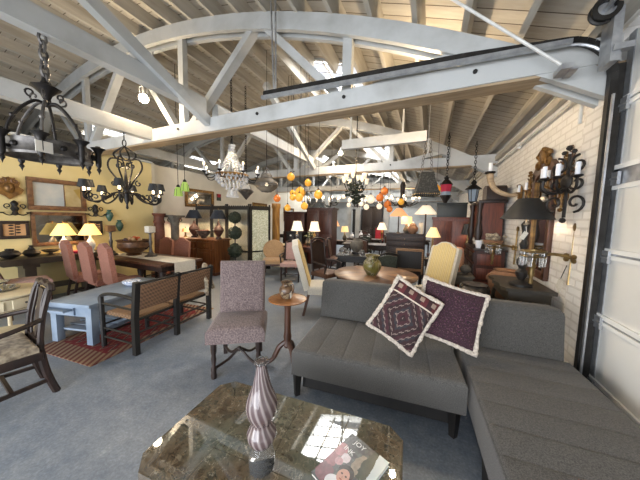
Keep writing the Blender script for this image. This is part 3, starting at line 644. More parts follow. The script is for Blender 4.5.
# ---------------------------------------------------------------- rug, settee, blue table
rg = P(None, 'kilim_rug', 'kilim_rug', lambda b: b.box((0, 0, .004), (1.02, 1.8, .008))); rg.location = (-3.77, 2.1, 0); rg.rotation_euler = (0, 0, R(6)); tag(rg, 'red and cream kilim rug under the blue table and rush settee', 'rug')
se = thing('settee', 'black framed two seat settee with woven rush seat and back', 'settee', (-2.98, 1.6, .008), 95)
L_ = 1.1
for x in (0, .53, L_): P(se, 'leg', 'black_wood', lambda b: (b.bar((x, .0, 0), (x, .0, .45), .055, .055), b.bar((x, 0, .43), (x, -.05, .85), .052, .058), b.ball((x, 0, .01), .0255, 8)))
for x in (0, .53, L_): P(se, 'leg', 'black_wood', lambda b: b.tube([(x, .56, 0), (x, .57, .62 if x != .53 else .4)], [.028, .025], 8))
for x in (0, L_): P(se, 'arm', 'black_wood', lambda b: b.tube(spline([(x, -.03, .64), (x, .2, .665), (x, .42, .66), (x, .56, .625), (x, .6, .57), (x, .575, .5)]), .02, 8))
for x in (0, L_): P(se, 'arm_rail', 'black_wood', lambda b: b.tube([(x, 0, .52), (x, .57, .53)], .013, 6))
for (x0, x1) in ((.03, .51), (.55, L_ - .03)):
    P(se, 'back_panel', 'rush_dark', lambda b: (b.at((0, -.022, 0), (R(7), 0, 0)), b.box(((x0 + x1) / 2, .055, .66), (x1 - x0, .022, .3), bev=.008)))
    P(se, 'seat', 'rush', lambda b: b.soft(x1 - x0, .5, .045, .02, (), puff=-.015, x0=x0, y0=.04, z0=.385))
P(se, 'seat_rail', 'black_wood', lambda b: [b.tube([(0, y, .39), (L_, y, .39)], .018, 8) for y in (.03, .56)])
P(se, 'top_rail', 'black_wood', lambda b: b.tube([(0, -.048, .825), (L_, -.048, .825)], .016, 8))
for z, y in ((.14, 0), (.25, 0), (.16, .56), (.27, .56)): P(se, 'stretcher', 'black_wood', lambda b: b.tube([(0, y, z), (L_, y, z)], .012, 6))
for x in (0, .53, L_):
    for z in (.12, .23): P(se, 'stretcher', 'black_wood', lambda b: b.tube([(x, 0, z), (x, .56, z)], .012, 6))
tw = P(None, 'throw_blanket', 'brocade', lambda b: [b.tube(spline([(-.10 + .03 * k, .2 + random.uniform(-.02, .02), .45), (-.03 + .015 * k, .05, .7), (0, 0, .868), (.05, -.06 - .01 * k, .7), (.09, -.1, .42 + .05 * k)]), .022 + random.uniform(0, .01), 7) for k in range(5)])
tw.location = (-3.11, 2.66, 0); tw.rotation_euler = (0, 0, R(20)); tag(tw, 'brown and cream woven throw over the far end of the rush settee', 'blanket')
bt = thing('coffee_table', 'pale blue painted low table with chunky legs on the kilim rug', 'coffee table', (-4.1, 2.0, .008), 15)
P(bt, 'tabletop', 'blue_paint', lambda b: b.box((0, 0, .495), (.66, 1.3, .045), bev=.006)); P(bt, 'apron', 'blue_paint', lambda b: b.box((0, 0, .41), (.58, 1.2, .13)))
for sx in (-1, 1):
    for sy in (-1, 1): P(bt, 'leg', 'blue_paint', lambda b: b.box((sx * .26, sy * .57, .235), (.085, .085, .47), bev=.006))
dr = P(bt, 'drawer', 'blue_paint', lambda b: (b.box((-.12, -.66, .435), (.34, .12, .02)), b.box((-.12, -.61, .41), (.36, .02, .1)))); P(dr, 'knob', 'iron', lambda b: b.ball((.315 - .02, .15, .41), .015, 8))
P(bt, 'shelf', 'blue_paint', lambda b: [b.box((0, -.5 + .125 * i, .14), (.6, .085, .022)) for i in range(9)]); P(bt, 'shelf_rail', 'blue_paint', lambda b: [b.box((sx * .26, 0, .11), (.04, 1.1, .04)) for sx in (-1, 1)])
def m_delft():
    m, t, b = base('blue_white', (220, 226, 236), 0.2); f = t.noise(t.coord(), 30, 2); t.link(t.ramp(f, [(.45, (224, 230, 240)), (.52, (90, 120, 180)), (.6, (224, 230, 240))], 'CONSTANT'), b.inputs['Base Color'])
m_delft()
bw = thing('dish', 'blue and white lobed porcelain bowl on the pale blue table', 'bowl', (-4.1, 2.18, .527), 0); bw.scale = (.66, .66, .8)
P(bw, 'body', 'blue_white', lambda b: b.lathe([(.08, 0), (.1, .01), (.16, .05), (.185, .085), (.17, .09), (.14, .05), (.0, .03)], n=24)); P(bw, 'lid', 'blue_white', lambda b: b.lathe([(.175, .09), (.165, .105), (.06, .115), (0, .115)], n=24))

# ---------------------------------------------------------------- dark armchair near the left edge
ac = thing('armchair', 'dark wooden splat-back armchair with scrolled arms and a brocade seat', 'armchair', (-3.22, .62, 0), -6); ac.scale = (.97, .97, .96)
P(ac, 'seat', 'brocade', lambda b: b.soft(.52, .48, .07, .03, (), puff=.025, x0=-.26, y0=-.22, z0=.44))
P(ac, 'seat_frame', 'dark_wood', lambda b: b.box((0, .02, .41), (.55, .52, .075), bev=.01))
for s in (-1, 1):
    P(ac, 'leg', 'dark_wood', lambda b: b.tube(spline([(s * .19, .36, 0), (s * .19, .31, .2), (s * .2, .28, .45), (s * .2, .3, .7), (s * .2, .34, .9), (s * .17, .37, 1.0)]), [.028] * 10 + [.022] * 16, 6))
    P(ac, 'leg', 'dark_wood', lambda b: b.tube([(s * .25, -.22, 0), (s * .25, -.21, .42)], [.022, .03], 6))
    P(ac, 'arm', 'dark_wood', lambda b: b.tube(spline([(s * .2, .3, .72), (s * .27, .16, .7), (s * .29, -.05, .67), (s * .27, -.24, .67), (s * .25, -.29, .65), (s * .26, -.3, .62)]), .021, 8))
    P(ac, 'arm_support', 'dark_wood', lambda b: b.tube(spline([(s * .26, -.12, .44), (s * .285, -.06, .52), (s * .26, -.02, .6), (s * .285, -.08, .67)]), .018, 8))
    P(ac, 'side_stretcher', 'dark_wood', lambda b: b.bar((s * .25, -.22, .14), (s * .19, .33, .14), .025, .03))
P(ac, 'cross_stretcher', 'dark_wood', lambda b: b.bar((-.22, .1, .14), (.22, .1, .14), .025, .03))
def splat(b):
    b.at((0, .285, .45), (R(82), 0, 0)); b.prism([(-.045, 0), (.045, 0), (.03, .1), (.05, .16), (.075, .28), (.06, .36), (.045, .42), (.07, .52), (-.07, .52), (-.045, .42), (-.06, .36), (-.075, .28), (-.05, .16), (-.03, .1)], -.01, .01)
P(ac, 'splat', 'dark_wood', splat)
for s in (-1, 1): P(ac, 'back_slat', 'dark_wood', lambda b: b.tube(spline([(s * .1, .285, .46), (s * .13, .3, .65), (s * .1, .33, .85), (s * .12, .36, .98)]), .011, 6))
P(ac, 'crest_rail', 'dark_wood', lambda b: b.tube(spline([(-.21, .37, .97), (-.17, .375, 1.015), (-.08, .375, 1.0), (0, .375, 1.025), (.08, .375, 1.0), (.17, .375, 1.015), (.21, .37, .97)]), .026, 8))
P(ac, 'back_rail', 'dark_wood', lambda b: b.bar((-.2, .29, .5), (.2, .29, .5), .03, .05))
# ---------------------------------------------------------------- cream console with drawers
cc = thing('drum_table', 'round cream painted table with drawers at the left edge', 'table', (-4.50, .98, 0), 40); cc.scale = (.9, .9, .92)
P(cc, 'tabletop', 'cream_paint', lambda b: b.lathe([(.45, .725), (.47, .735), (.47, .745), (.455, .755)], n=40)); P(cc, 'drum', 'cream_paint', lambda b: b.lathe([(.43, .56), (.43, .725)], n=40)); P(cc, 'gilt_line', 'gilt', lambda b: [b.lathe([(.433, z), (.433, z + .006)], n=40, cap=False) for z in (.575, .71)])
P(cc, 'low_shelf', 'cream_paint', lambda b: b.lathe([(.36, .16), (.38, .17), (.36, .19)], n=32))
for a in (-100, -60, -20, 20): 
    q = P(cc, 'drawer', 'cream_paint', lambda b: (b.at((0, 0, 0), (0, 0, R(a))), b.box((.427, 0, .645), (.02, .24, .1), bev=.004))); P(q, 'knob', 'iron', lambda b: (b.at((0, 0, 0), (0, 0, R(a))), b.ball((.445, 0, .645), .012, 8)))
for a in (20, 110, 200, 290): P(cc, 'leg', 'cream_paint', lambda b: (b.at((.37 * math.cos(R(a)), .37 * math.sin(R(a)), 0)), b.lathe([(.018, 0), (.022, .05), (.02, .3), (.032, .5), (.035, .56)], n=10)))
ty = thing('glass_stand', 'silver and cut glass centrepiece on the cream round table', 'centrepiece', (-4.56, 1.0, .6946), 0); ty.scale = (.8,) * 3
P(ty, 'tray', 'pewter', lambda b: b.lathe([(.2, 0), (.24, .015), (.24, .03), (.19, .012), (0, .012)], n=28)); P(ty, 'glass_bowl', 'clear_glass', lambda b: b.lathe([(.05, .012), (.02, .06), (.09, .1), (.15, .13), (.14, .135), (.0, .08)], n=24))
for a in range(0, 360, 45): P(ty, 'glass_drop', 'clear_glass', lambda b: b.ball((.18 * math.cos(R(a)), .18 * math.sin(R(a)), .035), .025, 8, (1, 1, .9)))
# ---------------------------------------------------------------- slatted chair with cane back
rc = thing('spindle_chair', 'wooden spindle-sided chair with cane back and dusty pink seat, before the dark console', 'chair', (-5.75, 1.6, 0), 170); rc.scale = (.82, .82, .96)
P(rc, 'seat', 'pink_cloth', lambda b: b.soft(.56, .56, .08, .03, (), puff=.02, x0=-.28, y0=-.28, z0=.5))
P(rc, 'cane_back', 'rush', lambda b: (b.at((0, .27, .5), (R(68), 0, 0)), b.box((0, .3, 0), (.44, .5, .014))))
for s in (-1, 1):
    P(rc, 'back_post', 'walnut', lambda b: b.tube([(s * .25, .26, .0), (s * .25, .26, .5), (s * .25, .47, 1.06)], .022, 8)); P(rc, 'leg', 'walnut', lambda b: b.tube([(s * .25, -.24, 0), (s * .25, -.24, .52)], .022, 8))
    P(rc, 'side_rail', 'walnut', lambda b: (b.bar((s * .25, -.24, .48), (s * .25, .26, .48), .03, .04), b.bar((s * .25, -.24, .16), (s * .25, .26, .16), .025, .03)))
    for k in range(6): P(rc, 'spindle', 'walnut', lambda b: b.tube([(s * .25, -.17 + .075 * k, .17), (s * .25, -.17 + .075 * k, .47)], .008, 6))
P(rc, 'crest_rail', 'walnut', lambda b: b.bar((-.27, .47, 1.05), (.27, .47, 1.05), .03, .06)); P(rc, 'front_rail', 'walnut', lambda b: b.bar((-.25, -.24, .48), (.25, -.24, .48), .03, .04))
# ---------------------------------------------------------------- dark console against the yellow wall
pm('console_dark', (66, 58, 46), (44, 40, 34), 5, .5)
cs = thing('console_table', 'long dark console with rounded top on slab legs against the yellow wall', 'console', (-6.42, 2.2, 0), 0)
P(cs, 'tabletop', 'console_dark', lambda b: (b.at((0, 0, 0), (R(90), 0, R(90))), b.prism([(-.78, .76), (-.74, .72), (.74, .72), (.78, .76), (.8, .8), (.78, .83), (-.78, .83), (-.8, .8)], -.25, .25)), sharp=50)
for y in (-.42, .42): P(cs, 'pedestal', 'console_dark', lambda b: (b.box((0, y, .4), (.3, .14, .66)), b.box((0, y, .035), (.42, .2, .07)), b.box((0, y, .69), (.4, .2, .06))))
P(cs, 'stretcher', 'console_dark', lambda b: b.box((-.05, 0, .25), (.06, .8, .1)))
for (y, nm, lab, pr) in ((1.6, 'pot', 'black lidded pot with ears, first on the dark console', [(.05, 0), (.1, .03), (.13, .07), (.1, .12), (.05, .14), (.055, .16), (.0, .17)]), (1.85, 'pot', 'black long-necked pot, middle of three on the dark console', [(.05, 0), (.09, .03), (.115, .07), (.08, .12), (.03, .14), (.025, .18), (.035, .2), (0, .2)])):
    p_ = thing(nm, lab, 'pot', (-6.42, y, .83), 0); P(p_, 'body', 'iron', lambda b: b.lathe(pr, n=20)); P(p_, 'handle', 'iron', lambda b: [b.tube(arc((s * .1, 0, .12), .035, 0, 180, 8), .008, 6) for s in (-1, 1)])
p_ = thing('footed_bowl', 'black footed shallow bowl beside the pots on the dark console', 'bowl', (-6.45, 2.1, .83)); p_.scale = (.8,) * 3; P(p_, 'foot', 'iron', lambda b: b.lathe([(.08, 0), (.04, .02), (.03, .06)], n=16)); P(p_, 'dish', 'iron', lambda b: b.lathe([(.03, .05), (.1, .07), (.16, .12), (.15, .125), (.08, .085), (0, .08)], n=22))
for k, (y, lab) in enumerate(((2.36 + .2, 'yellow pleated shade lamp in front of the big mirror, the left of the pair'), (2.86, 'yellow pleated shade lamp at the end of the dark console, the right of the pair'))):
    table_lamp('table_lamp', lab, ((-6.45, 2.29, .83), (-6.22, 2.6, .83))[k], 'yellow_shade', [(.185, .36), (.07, .58)], 'white_ceramic', [(.06, 0), (.065, .02), (.04, .04), (.07, .12), (.075, .18), (.05, .25), (.02, .3), (.015, .36)], 9, 'pleated lamps on the console', pleat=1)
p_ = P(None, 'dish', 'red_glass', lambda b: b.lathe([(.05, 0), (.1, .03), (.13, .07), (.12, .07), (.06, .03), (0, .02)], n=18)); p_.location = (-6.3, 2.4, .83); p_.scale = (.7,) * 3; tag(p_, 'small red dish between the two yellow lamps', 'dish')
# ---------------------------------------------------------------- things on the yellow wall
XW = -6.695
def frame(t, y0, y1, z0, z1, w, mat, dp=.05):
    def f(b):
        for (ya, yb, za, zb) in ((y0, y1, z1 - w, z1), (y0, y1, z0, z0 + w), (y0, y0 + w, z0 + w, z1 - w), (y1 - w, y1, z0 + w, z1 - w)): b.box((XW + dp / 2, (ya + yb) / 2, (za + zb) / 2), (dp, yb - ya, zb - za), bev=.01)
        for (ya, yb, za, zb) in ((y0 + w, y1 - w, z1 - w - .012, z1 - w), (y0 + w, y1 - w, z0 + w, z0 + w + .012)): b.box((XW + dp * .4, (ya + yb) / 2, (za + zb) / 2), (dp * .8, yb - ya, zb - za))
    return P(t, 'frame', mat, f)
pm('sea_paint', (140, 150, 156), (176, 174, 166), 3, .5, lo=.3, hi=.7); pm('sand_paint', (176, 160, 122), (146, 128, 84), 4, .5); pm('ochre_paint', (140, 116, 52), (158, 132, 66), 6, .5)
t_ = thing('framed_painting', 'wide painting of two pale panels in a heavy bronze frame on the yellow wall', 'painting'); frame(t_, 1.92, 2.75, 1.66, 2.26, .075, 'aged_frame', .06)
P(t_, 'pale_panel', 'sea_paint', lambda b: b.box((XW + .015, 2.2, 1.96), (.02, .44, .44))); P(t_, 'sand_panel', 'sand_paint', lambda b: b.box((XW + .015, 2.545, 1.96), (.02, .25, .44))); P(t_, 'panel_divider', 'aged_frame', lambda b: b.box((XW + .02, 2.42, 1.96), (.022, .012, .44))); P(t_, 'painted_shape', 'ochre_paint', lambda b: (b.at((XW + .026, 2.6, 1.84), (R(90), 0, R(90))), b.prism([(-.04, .25), (.065, .05), (.065, .28)], -.001, .001)))
pm('mirror_silver', (150, 148, 144), (120, 118, 114), 3, .05, 1.0)
t_ = thing('framed_mirror', 'large bronze framed mirror hanging under the painting on the yellow wall', 'mirror'); frame(t_, 1.94, 2.74, .98, 1.63, .055, 'aged_frame', .05); P(t_, 'glass', 'mirror_silver', lambda b: b.box((XW + .014, 2.34, 1.305), (.02, .7, .55)))
pm('sepia_paper', (190, 148, 104), (176, 132, 88), 5, .8)
def botanical(y0, y1, z0, z1, lab):
    t_ = thing('framed_print', lab, 'picture', group='botanical prints on the yellow wall'); frame(t_, y0, y1, z0, z1, .045, 'dark_wood', .035); P(t_, 'print', 'sepia_paper', lambda b: b.box((XW + .012, (y0 + y1) / 2, (z0 + z1) / 2), (.012, y1 - y0 - .08, z1 - z0 - .08)))
    cy, cz = (y0 + y1) / 2, (z0 + z1) / 2
    P(t_, 'plant_drawing', 'black_wood', lambda b: (b.tube([(XW + .02, cy, cz - .1), (XW + .02, cy + .01, cz + .1)], .005, 5), [b.ball((XW + .02, cy + s * .04, cz - .06 + .05 * k + .01 * s), .03, 8, (.1, 1.1, .5)) for k in range(4) for s in (-1, 1)]))
botanical(1.57, 1.95 - .03, 1.14, 1.46, 'framed dark plant print left of the mirror on the yellow wall'); botanical(2.78, 3.02, 1.14, 1.46, 'framed dark plant print right of the mirror, partly behind the yellow lamp')
t_ = thing('wall_carving', 'carved gilt mask cartouche high on the yellow wall at the left edge', 'carving', (XW, 1.72, 2.03))
P(t_, 'plaque', 'gilt', lambda b: (b.at((.0, 0, 0), (R(90), 0, R(90))), b.prism([(0, -.2), (.06, -.14), (.13, -.1), (.17, -.02), (.11, .03), (.13, .1), (.08, .15), (0, .19), (-.08, .15), (-.13, .1), (-.11, .03), (-.17, -.02), (-.13, -.1), (-.06, -.14)], 0, .04))); P(t_, 'mask', 'gilt', lambda b: (b.ball((.05, 0, .0), .08, 12, (.6, .8, 1.1)), b.ball((.08, 0, -.01), .02, 8, (1, .7, 1.4)), b.ball((.07, .03, .02), .014, 6), b.ball((.07, -.03, .02), .014, 6), b.ball((.07, 0, -.05), .02, 6, (.6, 1.3, .5)))); P(t_, 'crest', 'aged_frame', lambda b: [b.tube(spiral((.04, s * .07, .12), .05, .01, 90, 90 + s * 420, 16, (0, 1, 0)), .012, 6) for s in (-1, 1)])
def wsconce(y, z, lab):
    t_ = thing('wall_sconce', lab, 'sconce', (XW, y, z), group='dark scrolled sconces on the yellow wall')
    P(t_, 'backplate', 'black_wood', lambda b: b.lathe([(.0, -.12), (.05, -.1), (.03, -.05), (.055, 0), (.035, .05), (.05, .1), (.02, .14), (0, .15)], (.04, 0, 0), n=12))
    for s in (-1, 1): P(t_, 'arm', 'iron', lambda b: (b.tube(spiral((.06, s * .085, .05), .045, .015, -90, -90 + s * 400, 16, (0, 1, 0)), .009, 6), b.tube(spline([(.04, 0, -.08), (.08, s * .08, -.11), (.08, s * .15, -.07)]), .01, 6)))
    for s in (-1, 1): P(t_, 'drip_pan', 'iron', lambda b: b.lathe([(.01, -.02), (.045, 0), (.04, .005), (0, 0)], (.08, s * .16, -.06), n=12))
wsconce(1.76, 1.67, 'dark scrolled sconce on the yellow wall below the gilt mask'); wsconce(2.9, 1.67, 'dark scrolled sconce on the yellow wall right of the painting')
for (y, z, lab) in ((3.14, 1.58, 'green wall vase below the scroll chandelier, the higher of two'), (3.33, 1.35, 'green wall vase below the scroll chandelier, the lower of two')):
    t_ = thing('wall_vase', lab, 'vase', (XW + .06, y, z), group='green wall vases'); P(t_, 'body', 'verdigris', lambda b: b.lathe([(.02, -.13), (.045, -.08), (.075, .0), (.06, .06), (.03, .09), (.05, .13)], n=14)); P(t_, 'lug', 'verdigris', lambda b: [b.tube(arc((s * .06, 0, .05), .03, 0, 360, 10, 'yz'), .008, 6) for s in (-.3, .3)])
# ---------------------------------------------------------------- dining table and salmon chairs
dt = thing('dining_table', 'long dark wooden dining table with a tureen on it, near the yellow wall', 'table', (-5.10, 3.05, 0), 0)
P(dt, 'tabletop', 'walnut', lambda b: b.box((0, 0, .74), (2.0, .84, .045), bev=.01)); P(dt, 'apron', 'dark_wood', lambda b: b.box((0, 0, .665), (1.8, .68, .11)))
for sx in (-1, 1):
    for sy in (-1, 1): P(dt, 'leg', 'dark_wood', lambda b: (b.at((sx * .88, sy * .32, 0)), b.lathe([(.035, 0), (.05, .06), (.035, .12), (.06, .35), (.05, .5), (.055, .62)], n=12)))
rn = P(None, 'table_runner', 'cream_cloth', lambda b: (b.box((0, 0, .7655), (2.01, .42, .006)), b.box((1.006, 0, .64), (.006, .42, .255)), b.box((-1.006, 0, .68), (.006, .42, .17)))); rn.location = (-5.10, 3.08, 0); tag(rn, 'cream lace runner along the dark dining table, hanging over its end', 'table runner')
tu = thing('tureen', 'big copper brown tureen heaped with fruit on the dining table runner', 'bowl', (-5.62, 3.06, .769), 15)
P(tu, 'bowl', 'aged_frame', lambda b: b.lathe([(.12, 0), (.14, .02), (.11, .04), (.22, .1), (.28, .18), (.27, .28), (.3, .32), (.28, .32), (.24, .26), (0, .24)], n=28)); P(tu, 'handle', 'iron', lambda b: [b.tube(spline([(s * .28, 0, .14), (s * .37, 0, .2), (s * .36, 0, .29), (s * .29, 0, .28)]), .013, 6) for s in (-1, 1)])
pm('fruit_orange', (200, 96, 48), (176, 76, 40), 8, .5); pm('fruit_dark', (70, 40, 50), (50, 30, 36), 8, .4); pm('fruit_tan', (176, 146, 104), (150, 118, 80), 8, .5)
for k in range(11):
    a = k * 2.4; r = .04 + .013 * k; o_ = P(None, 'fruit', ('fruit_orange', 'fruit_dark', 'fruit_tan')[k % 3], lambda b: b.ball((0, 0, 0), .042, 10)); o_.location = (-5.62 + r * math.cos(a), 3.06 + r * math.sin(a), .769 + .345 - .09 * (r / .2) ** 2 + .015); tag(o_, ('orange', 'dark plum coloured', 'tan')[k % 3] + ' fruit in the heap filling the copper tureen', 'fruit', ('orange', 'dark', 'tan')[k % 3] + ' fruit in the tureen')
for (x, y, lab, m_) in ((-6.0, 2.84, 'tall candle stand with brown lantern top left of the tureen', 'aged_frame'), (-5.16, 3.12, 'tall candle stand with cream candle right of the tureen', 'cream_cloth')):
    c_ = thing('candle_stand', lab, 'candlestick', (x, y, .769)); c_.scale = (1.25, 1.25, 1.1); P(c_, 'base', 'iron_light', lambda b: b.lathe([(.09, 0), (.09, .015), (.05, .04), (.03, .08)], n=16)); P(c_, 'stem', 'iron_light', lambda b: b.lathe([(.025, .08), (.018, .2), (.028, .26), (.018, .3), (.018, .42), (.05, .44)], n=12)); P(c_, 'candle', m_, lambda b: b.box((0, 0, .5), (.11, .11, .12), bev=.008)); P(c_, 'drip_tray', 'iron_light', lambda b: b.lathe([(.06, .435), (.065, .445), (0, .445)], n=14))
sl = thing('dining_chair', '', 'chair', (-5.88, 2.38, 0), 172, 'salmon chairs round the dining table')
P(sl, 'seat', 'salmon', lambda b: b.soft(.48, .46, .11, .04, (), puff=.02, x0=-.24, y0=-.26, z0=.38)); P(sl, 'backrest', 'salmon', lambda b: (b.at((0, .2, .44), (R(84), 0, 0)), b.prism(arched(.22, .70, 0), -.035, .035)), sharp=50)
for s in (-1, 1): P(sl, 'leg', 'dark_wood', lambda b: b.bar((s * .2, -.22, .4), (s * .2, -.22, 0), .04, .04)); P(sl, 'leg', 'dark_wood', lambda b: b.bar((s * .19, .18, .42), (s * .19, .26, 0), .035, .04))
P(sl, 'stretcher', 'dark_wood', lambda b: (b.bar((-.2, 0, .16), (.2, 0, .16), .025, .03), b.bar((-.2, -.22, .16), (-.2, .22, .16), .025, .03), b.bar((.2, -.22, .16), (.2, .22, .16), .025, .03)))
sl['label'] = 'salmon high-backed dining chair nearest the mirror, first of the row of three'
dup(sl, (-5.30, 2.40, 0), 174, 'salmon high-backed dining chair in the middle of the row of three'); dup(sl, (-4.79, 2.45, 0), 172, 'salmon high-backed dining chair at the pale blue table end of the row of three')
dup(sl, (-5.98, 3.78, 0), 5, 'salmon dining chair across the dining table beside the red column', .94); dup(sl, (-5.4, 3.8, 0), 12, 'salmon dining chair across the dining table in front of the honey sideboard', .94)
# ---------------------------------------------------------------- columns, sideboard, screen
cl = thing('pedestal_column', 'reddish turned wooden column pedestal where the yellow wall ends', 'column pedestal', (-6.42, 4.12, 0)); P(cl, 'shaft', 'red_clay', lambda b: b.lathe([(.14, .12), (.12, .16), (.125, .7), (.11, 1.4), (.13, 1.42), (.13, 1.46), (.11, 1.5), (.115, 1.58)], n=20)); P(cl, 'plinth', 'red_clay', lambda b: b.box((0, 0, .06), (.32, .32, .12), bev=.01)); P(cl, 'capital', 'red_clay', lambda b: b.lathe([(.115, 1.58), (.15, 1.62), (.16, 1.66)], n=20))
c2 = thing('carved_column', 'stone coloured carved column with leafy capital left of the sideboard', 'column', (-6.35, 4.5, 0)); P(c2, 'shaft', 'stone_grey', lambda b: b.lathe([(.13, 0), (.13, .1), (.105, .14), (.1, 1.35), (.115, 1.38)], n=16)); P(c2, 'capital', 'stone_grey', lambda b: (b.lathe([(.1, 1.38), (.12, 1.45), (.17, 1.56)], n=12), b.box((0, 0, 1.59), (.36, .36, .06), bev=.01), [b.tube(spiral((.13 * math.cos(R(a)), .13 * math.sin(R(a)), 1.5), .05, .01, -90, 250, 12, (math.cos(R(a)), math.sin(R(a)), 0)), .014, 6) for a in (45, 135, 225, 315)]))
sb = thing('sideboard', 'honey brown two door sideboard carrying two dark shaded lamps', 'sideboard', (-5.9, 5.06, 0)); P(sb, 'body', 'honey_wood', lambda b: b.box((0, .02, .5), (1.36, .54, .88))); P(sb, 'top', 'honey_wood', lambda b: b.box((0, 0, .965), (1.46, .64, .04), bev=.01)); P(sb, 'plinth', 'walnut', lambda b: b.box((0, .02, .04), (1.42, .58, .08)))
for s in (-1, 1):
    q = P(sb, 'door', 'honey_wood', lambda b: (b.box((s * .32, -.26, .4), (.6, .03, .6), bev=.006), b.box((s * .32, -.277, .4), (.42, .012, .44), bev=.005))); P(q, 'key_plate', 'brass', lambda b: b.box((s * .05, -.28, .45), (.015, .006, .06)))
    q = P(sb, 'drawer', 'honey_wood', lambda b: b.box((s * .32, -.26, .82), (.6, .03, .16), bev=.006)); P(q, 'knob', 'brass', lambda b: [b.ball((s * .32 + d_, -.285, .82), .014, 8) for d_ in (0,)])
P(sb, 'price_tag', 'paper_tag', lambda b: b.box((.02, -.285, .38), (.035, .003, .05)))
pm('urn_brown', (72, 46, 37), (48, 32, 28), 9, .4)
urn = [(.07, 0), (.07, .03), (.035, .06), (.09, .16), (.12, .24), (.1, .3), (.05, .36), (.03, .42), (.015, .5)]
for (x, lab) in ((-6.33, 'navy shaded urn lamp on the sideboard beside the carved column'), (-5.36, 'navy shaded urn lamp on the sideboard by the topiary')): table_lamp('table_lamp', lab, (x, 5.08, .985), 'navy_shade', [(.23, .56), (.11, .8)], 'urn_brown', [(r * 1.25, z) for r, z in urn], 58, 'dark shaded lamps on the sideboard')
o_ = thing('bowl', 'wide dark bowl between the two navy lamps on the sideboard', 'bowl', (-5.85, 5.0, .985)); P(o_, 'dish', 'iron_light', lambda b: b.lathe([(.09, 0), (.07, .03), (.14, .1), (.21, .22), (.2, .22), (.12, .1), (0, .06)], n=24)); P(o_, 'filling', 'red_clay', lambda b: [b.ball((.1 * math.cos(k * 1.3), .1 * math.sin(k * 1.3), .2), .05, 8) for k in range(5)])
table_lamp('table_lamp', 'small lit orange glass lamp at the left end of the sideboard', (-6.6, 5.0, .985), 'peach_shade', [(.1, .16), (.07, .26)], 'brass', [(.06, 0), (.03, .03), (.02, .1), (.03, .14)], 5)
pm('screen_gauze', (142, 138, 122), (120, 118, 104), 30, .8)
def m_lace():
    m, t, b = base('screen_lace', (196, 196, 170), 0.8); f = t.noise(t.coord(), 24, 3); t.link(t.ramp(f, [(.4, (214, 214, 194)), (.5, (150, 152, 120)), (.6, (206, 208, 188))]), b.inputs['Base Color'])
m_lace()
fs_ = thing('folding_screen', 'dark framed folding screen of four panels behind the sideboard', 'screen')
pts = [(-6.88, 5.6), (-6.3, 5.72), (-5.55, 5.58), (-4.72, 5.62), (-4.42, 6.2)]
for k in range(4):
    (xa, ya), (xb, yb) = pts[k], pts[k + 1]; L = math.hypot(xb - xa, yb - ya); an = math.atan2(yb - ya, xb - xa)
    q = P(fs_, 'panel_frame', 'black_wood', lambda b: (b.at((xa, ya, 0), (0, 0, an)), b.box((.035, 0, .98), (.065, .04, 1.9)), b.box((L - .035, 0, .98), (.065, .04, 1.9)), b.box((L / 2, 0, 1.87), (L - .1, .03, .1)), b.box((L / 2, 0, .1), (L - .1, .03, .12)), b.box((L / 2, 0, .6), (L - .1, .025, .04)), [b.ball((.1 + (L - .2) * i / 8, 0, 1.92), .026, 6, (1.3, .6, 1)) for i in range(9)], b.ball((.03, 0, 1.96), .032, 8), b.ball((L - .03, 0, 1.96), .032, 8)))
    P(q, 'panel_fabric', 'screen_lace' if k == 3 else 'screen_gauze', lambda b: (b.at((xa, ya, 0), (0, 0, an)), b.box((L / 2, 0, 1.0), (L - .1, .008, 1.75))))
tp = thing('topiary', 'potted topiary of stacked dark green balls before the folding screen', 'plant', (-4.86, 5.18, 0)); P(tp, 'pot', 'stone_grey', lambda b: b.lathe([(.12, 0), (.16, .26), (.18, .28), (.17, .3), (0, .28)], n=18)); P(tp, 'stem', 'dark_wood', lambda b: b.tube([(0, 0, .28), (0, 0, 1.6)], .018, 6))
for z, r in ((.68, .2), (1.17, .18), (1.59, .16)):
    b = MB(); b.ball((0, 0, z), r * .9, 14)
    for k in range(160):
        v = Vector((random.gauss(0, 1), random.gauss(0, 1), random.gauss(0, 1))).normalized(); b.ball(tuple(v * r * .93 + Vector((0, 0, z))), .022, 5)
    b.build('foliage', 'greenery', tp)
t_ = thing('framed_mirror', 'wide gilt framed mirror on the white wall above the folding screen', 'mirror'); XW = -6.995; frame(t_, 5.3, 6.4, 1.9, 2.48, .08, 'gilt', .06); P(t_, 'glass', 'mirror_silver', lambda b: b.box((XW + .014, 5.85, 2.19), (.02, .96, .44)))
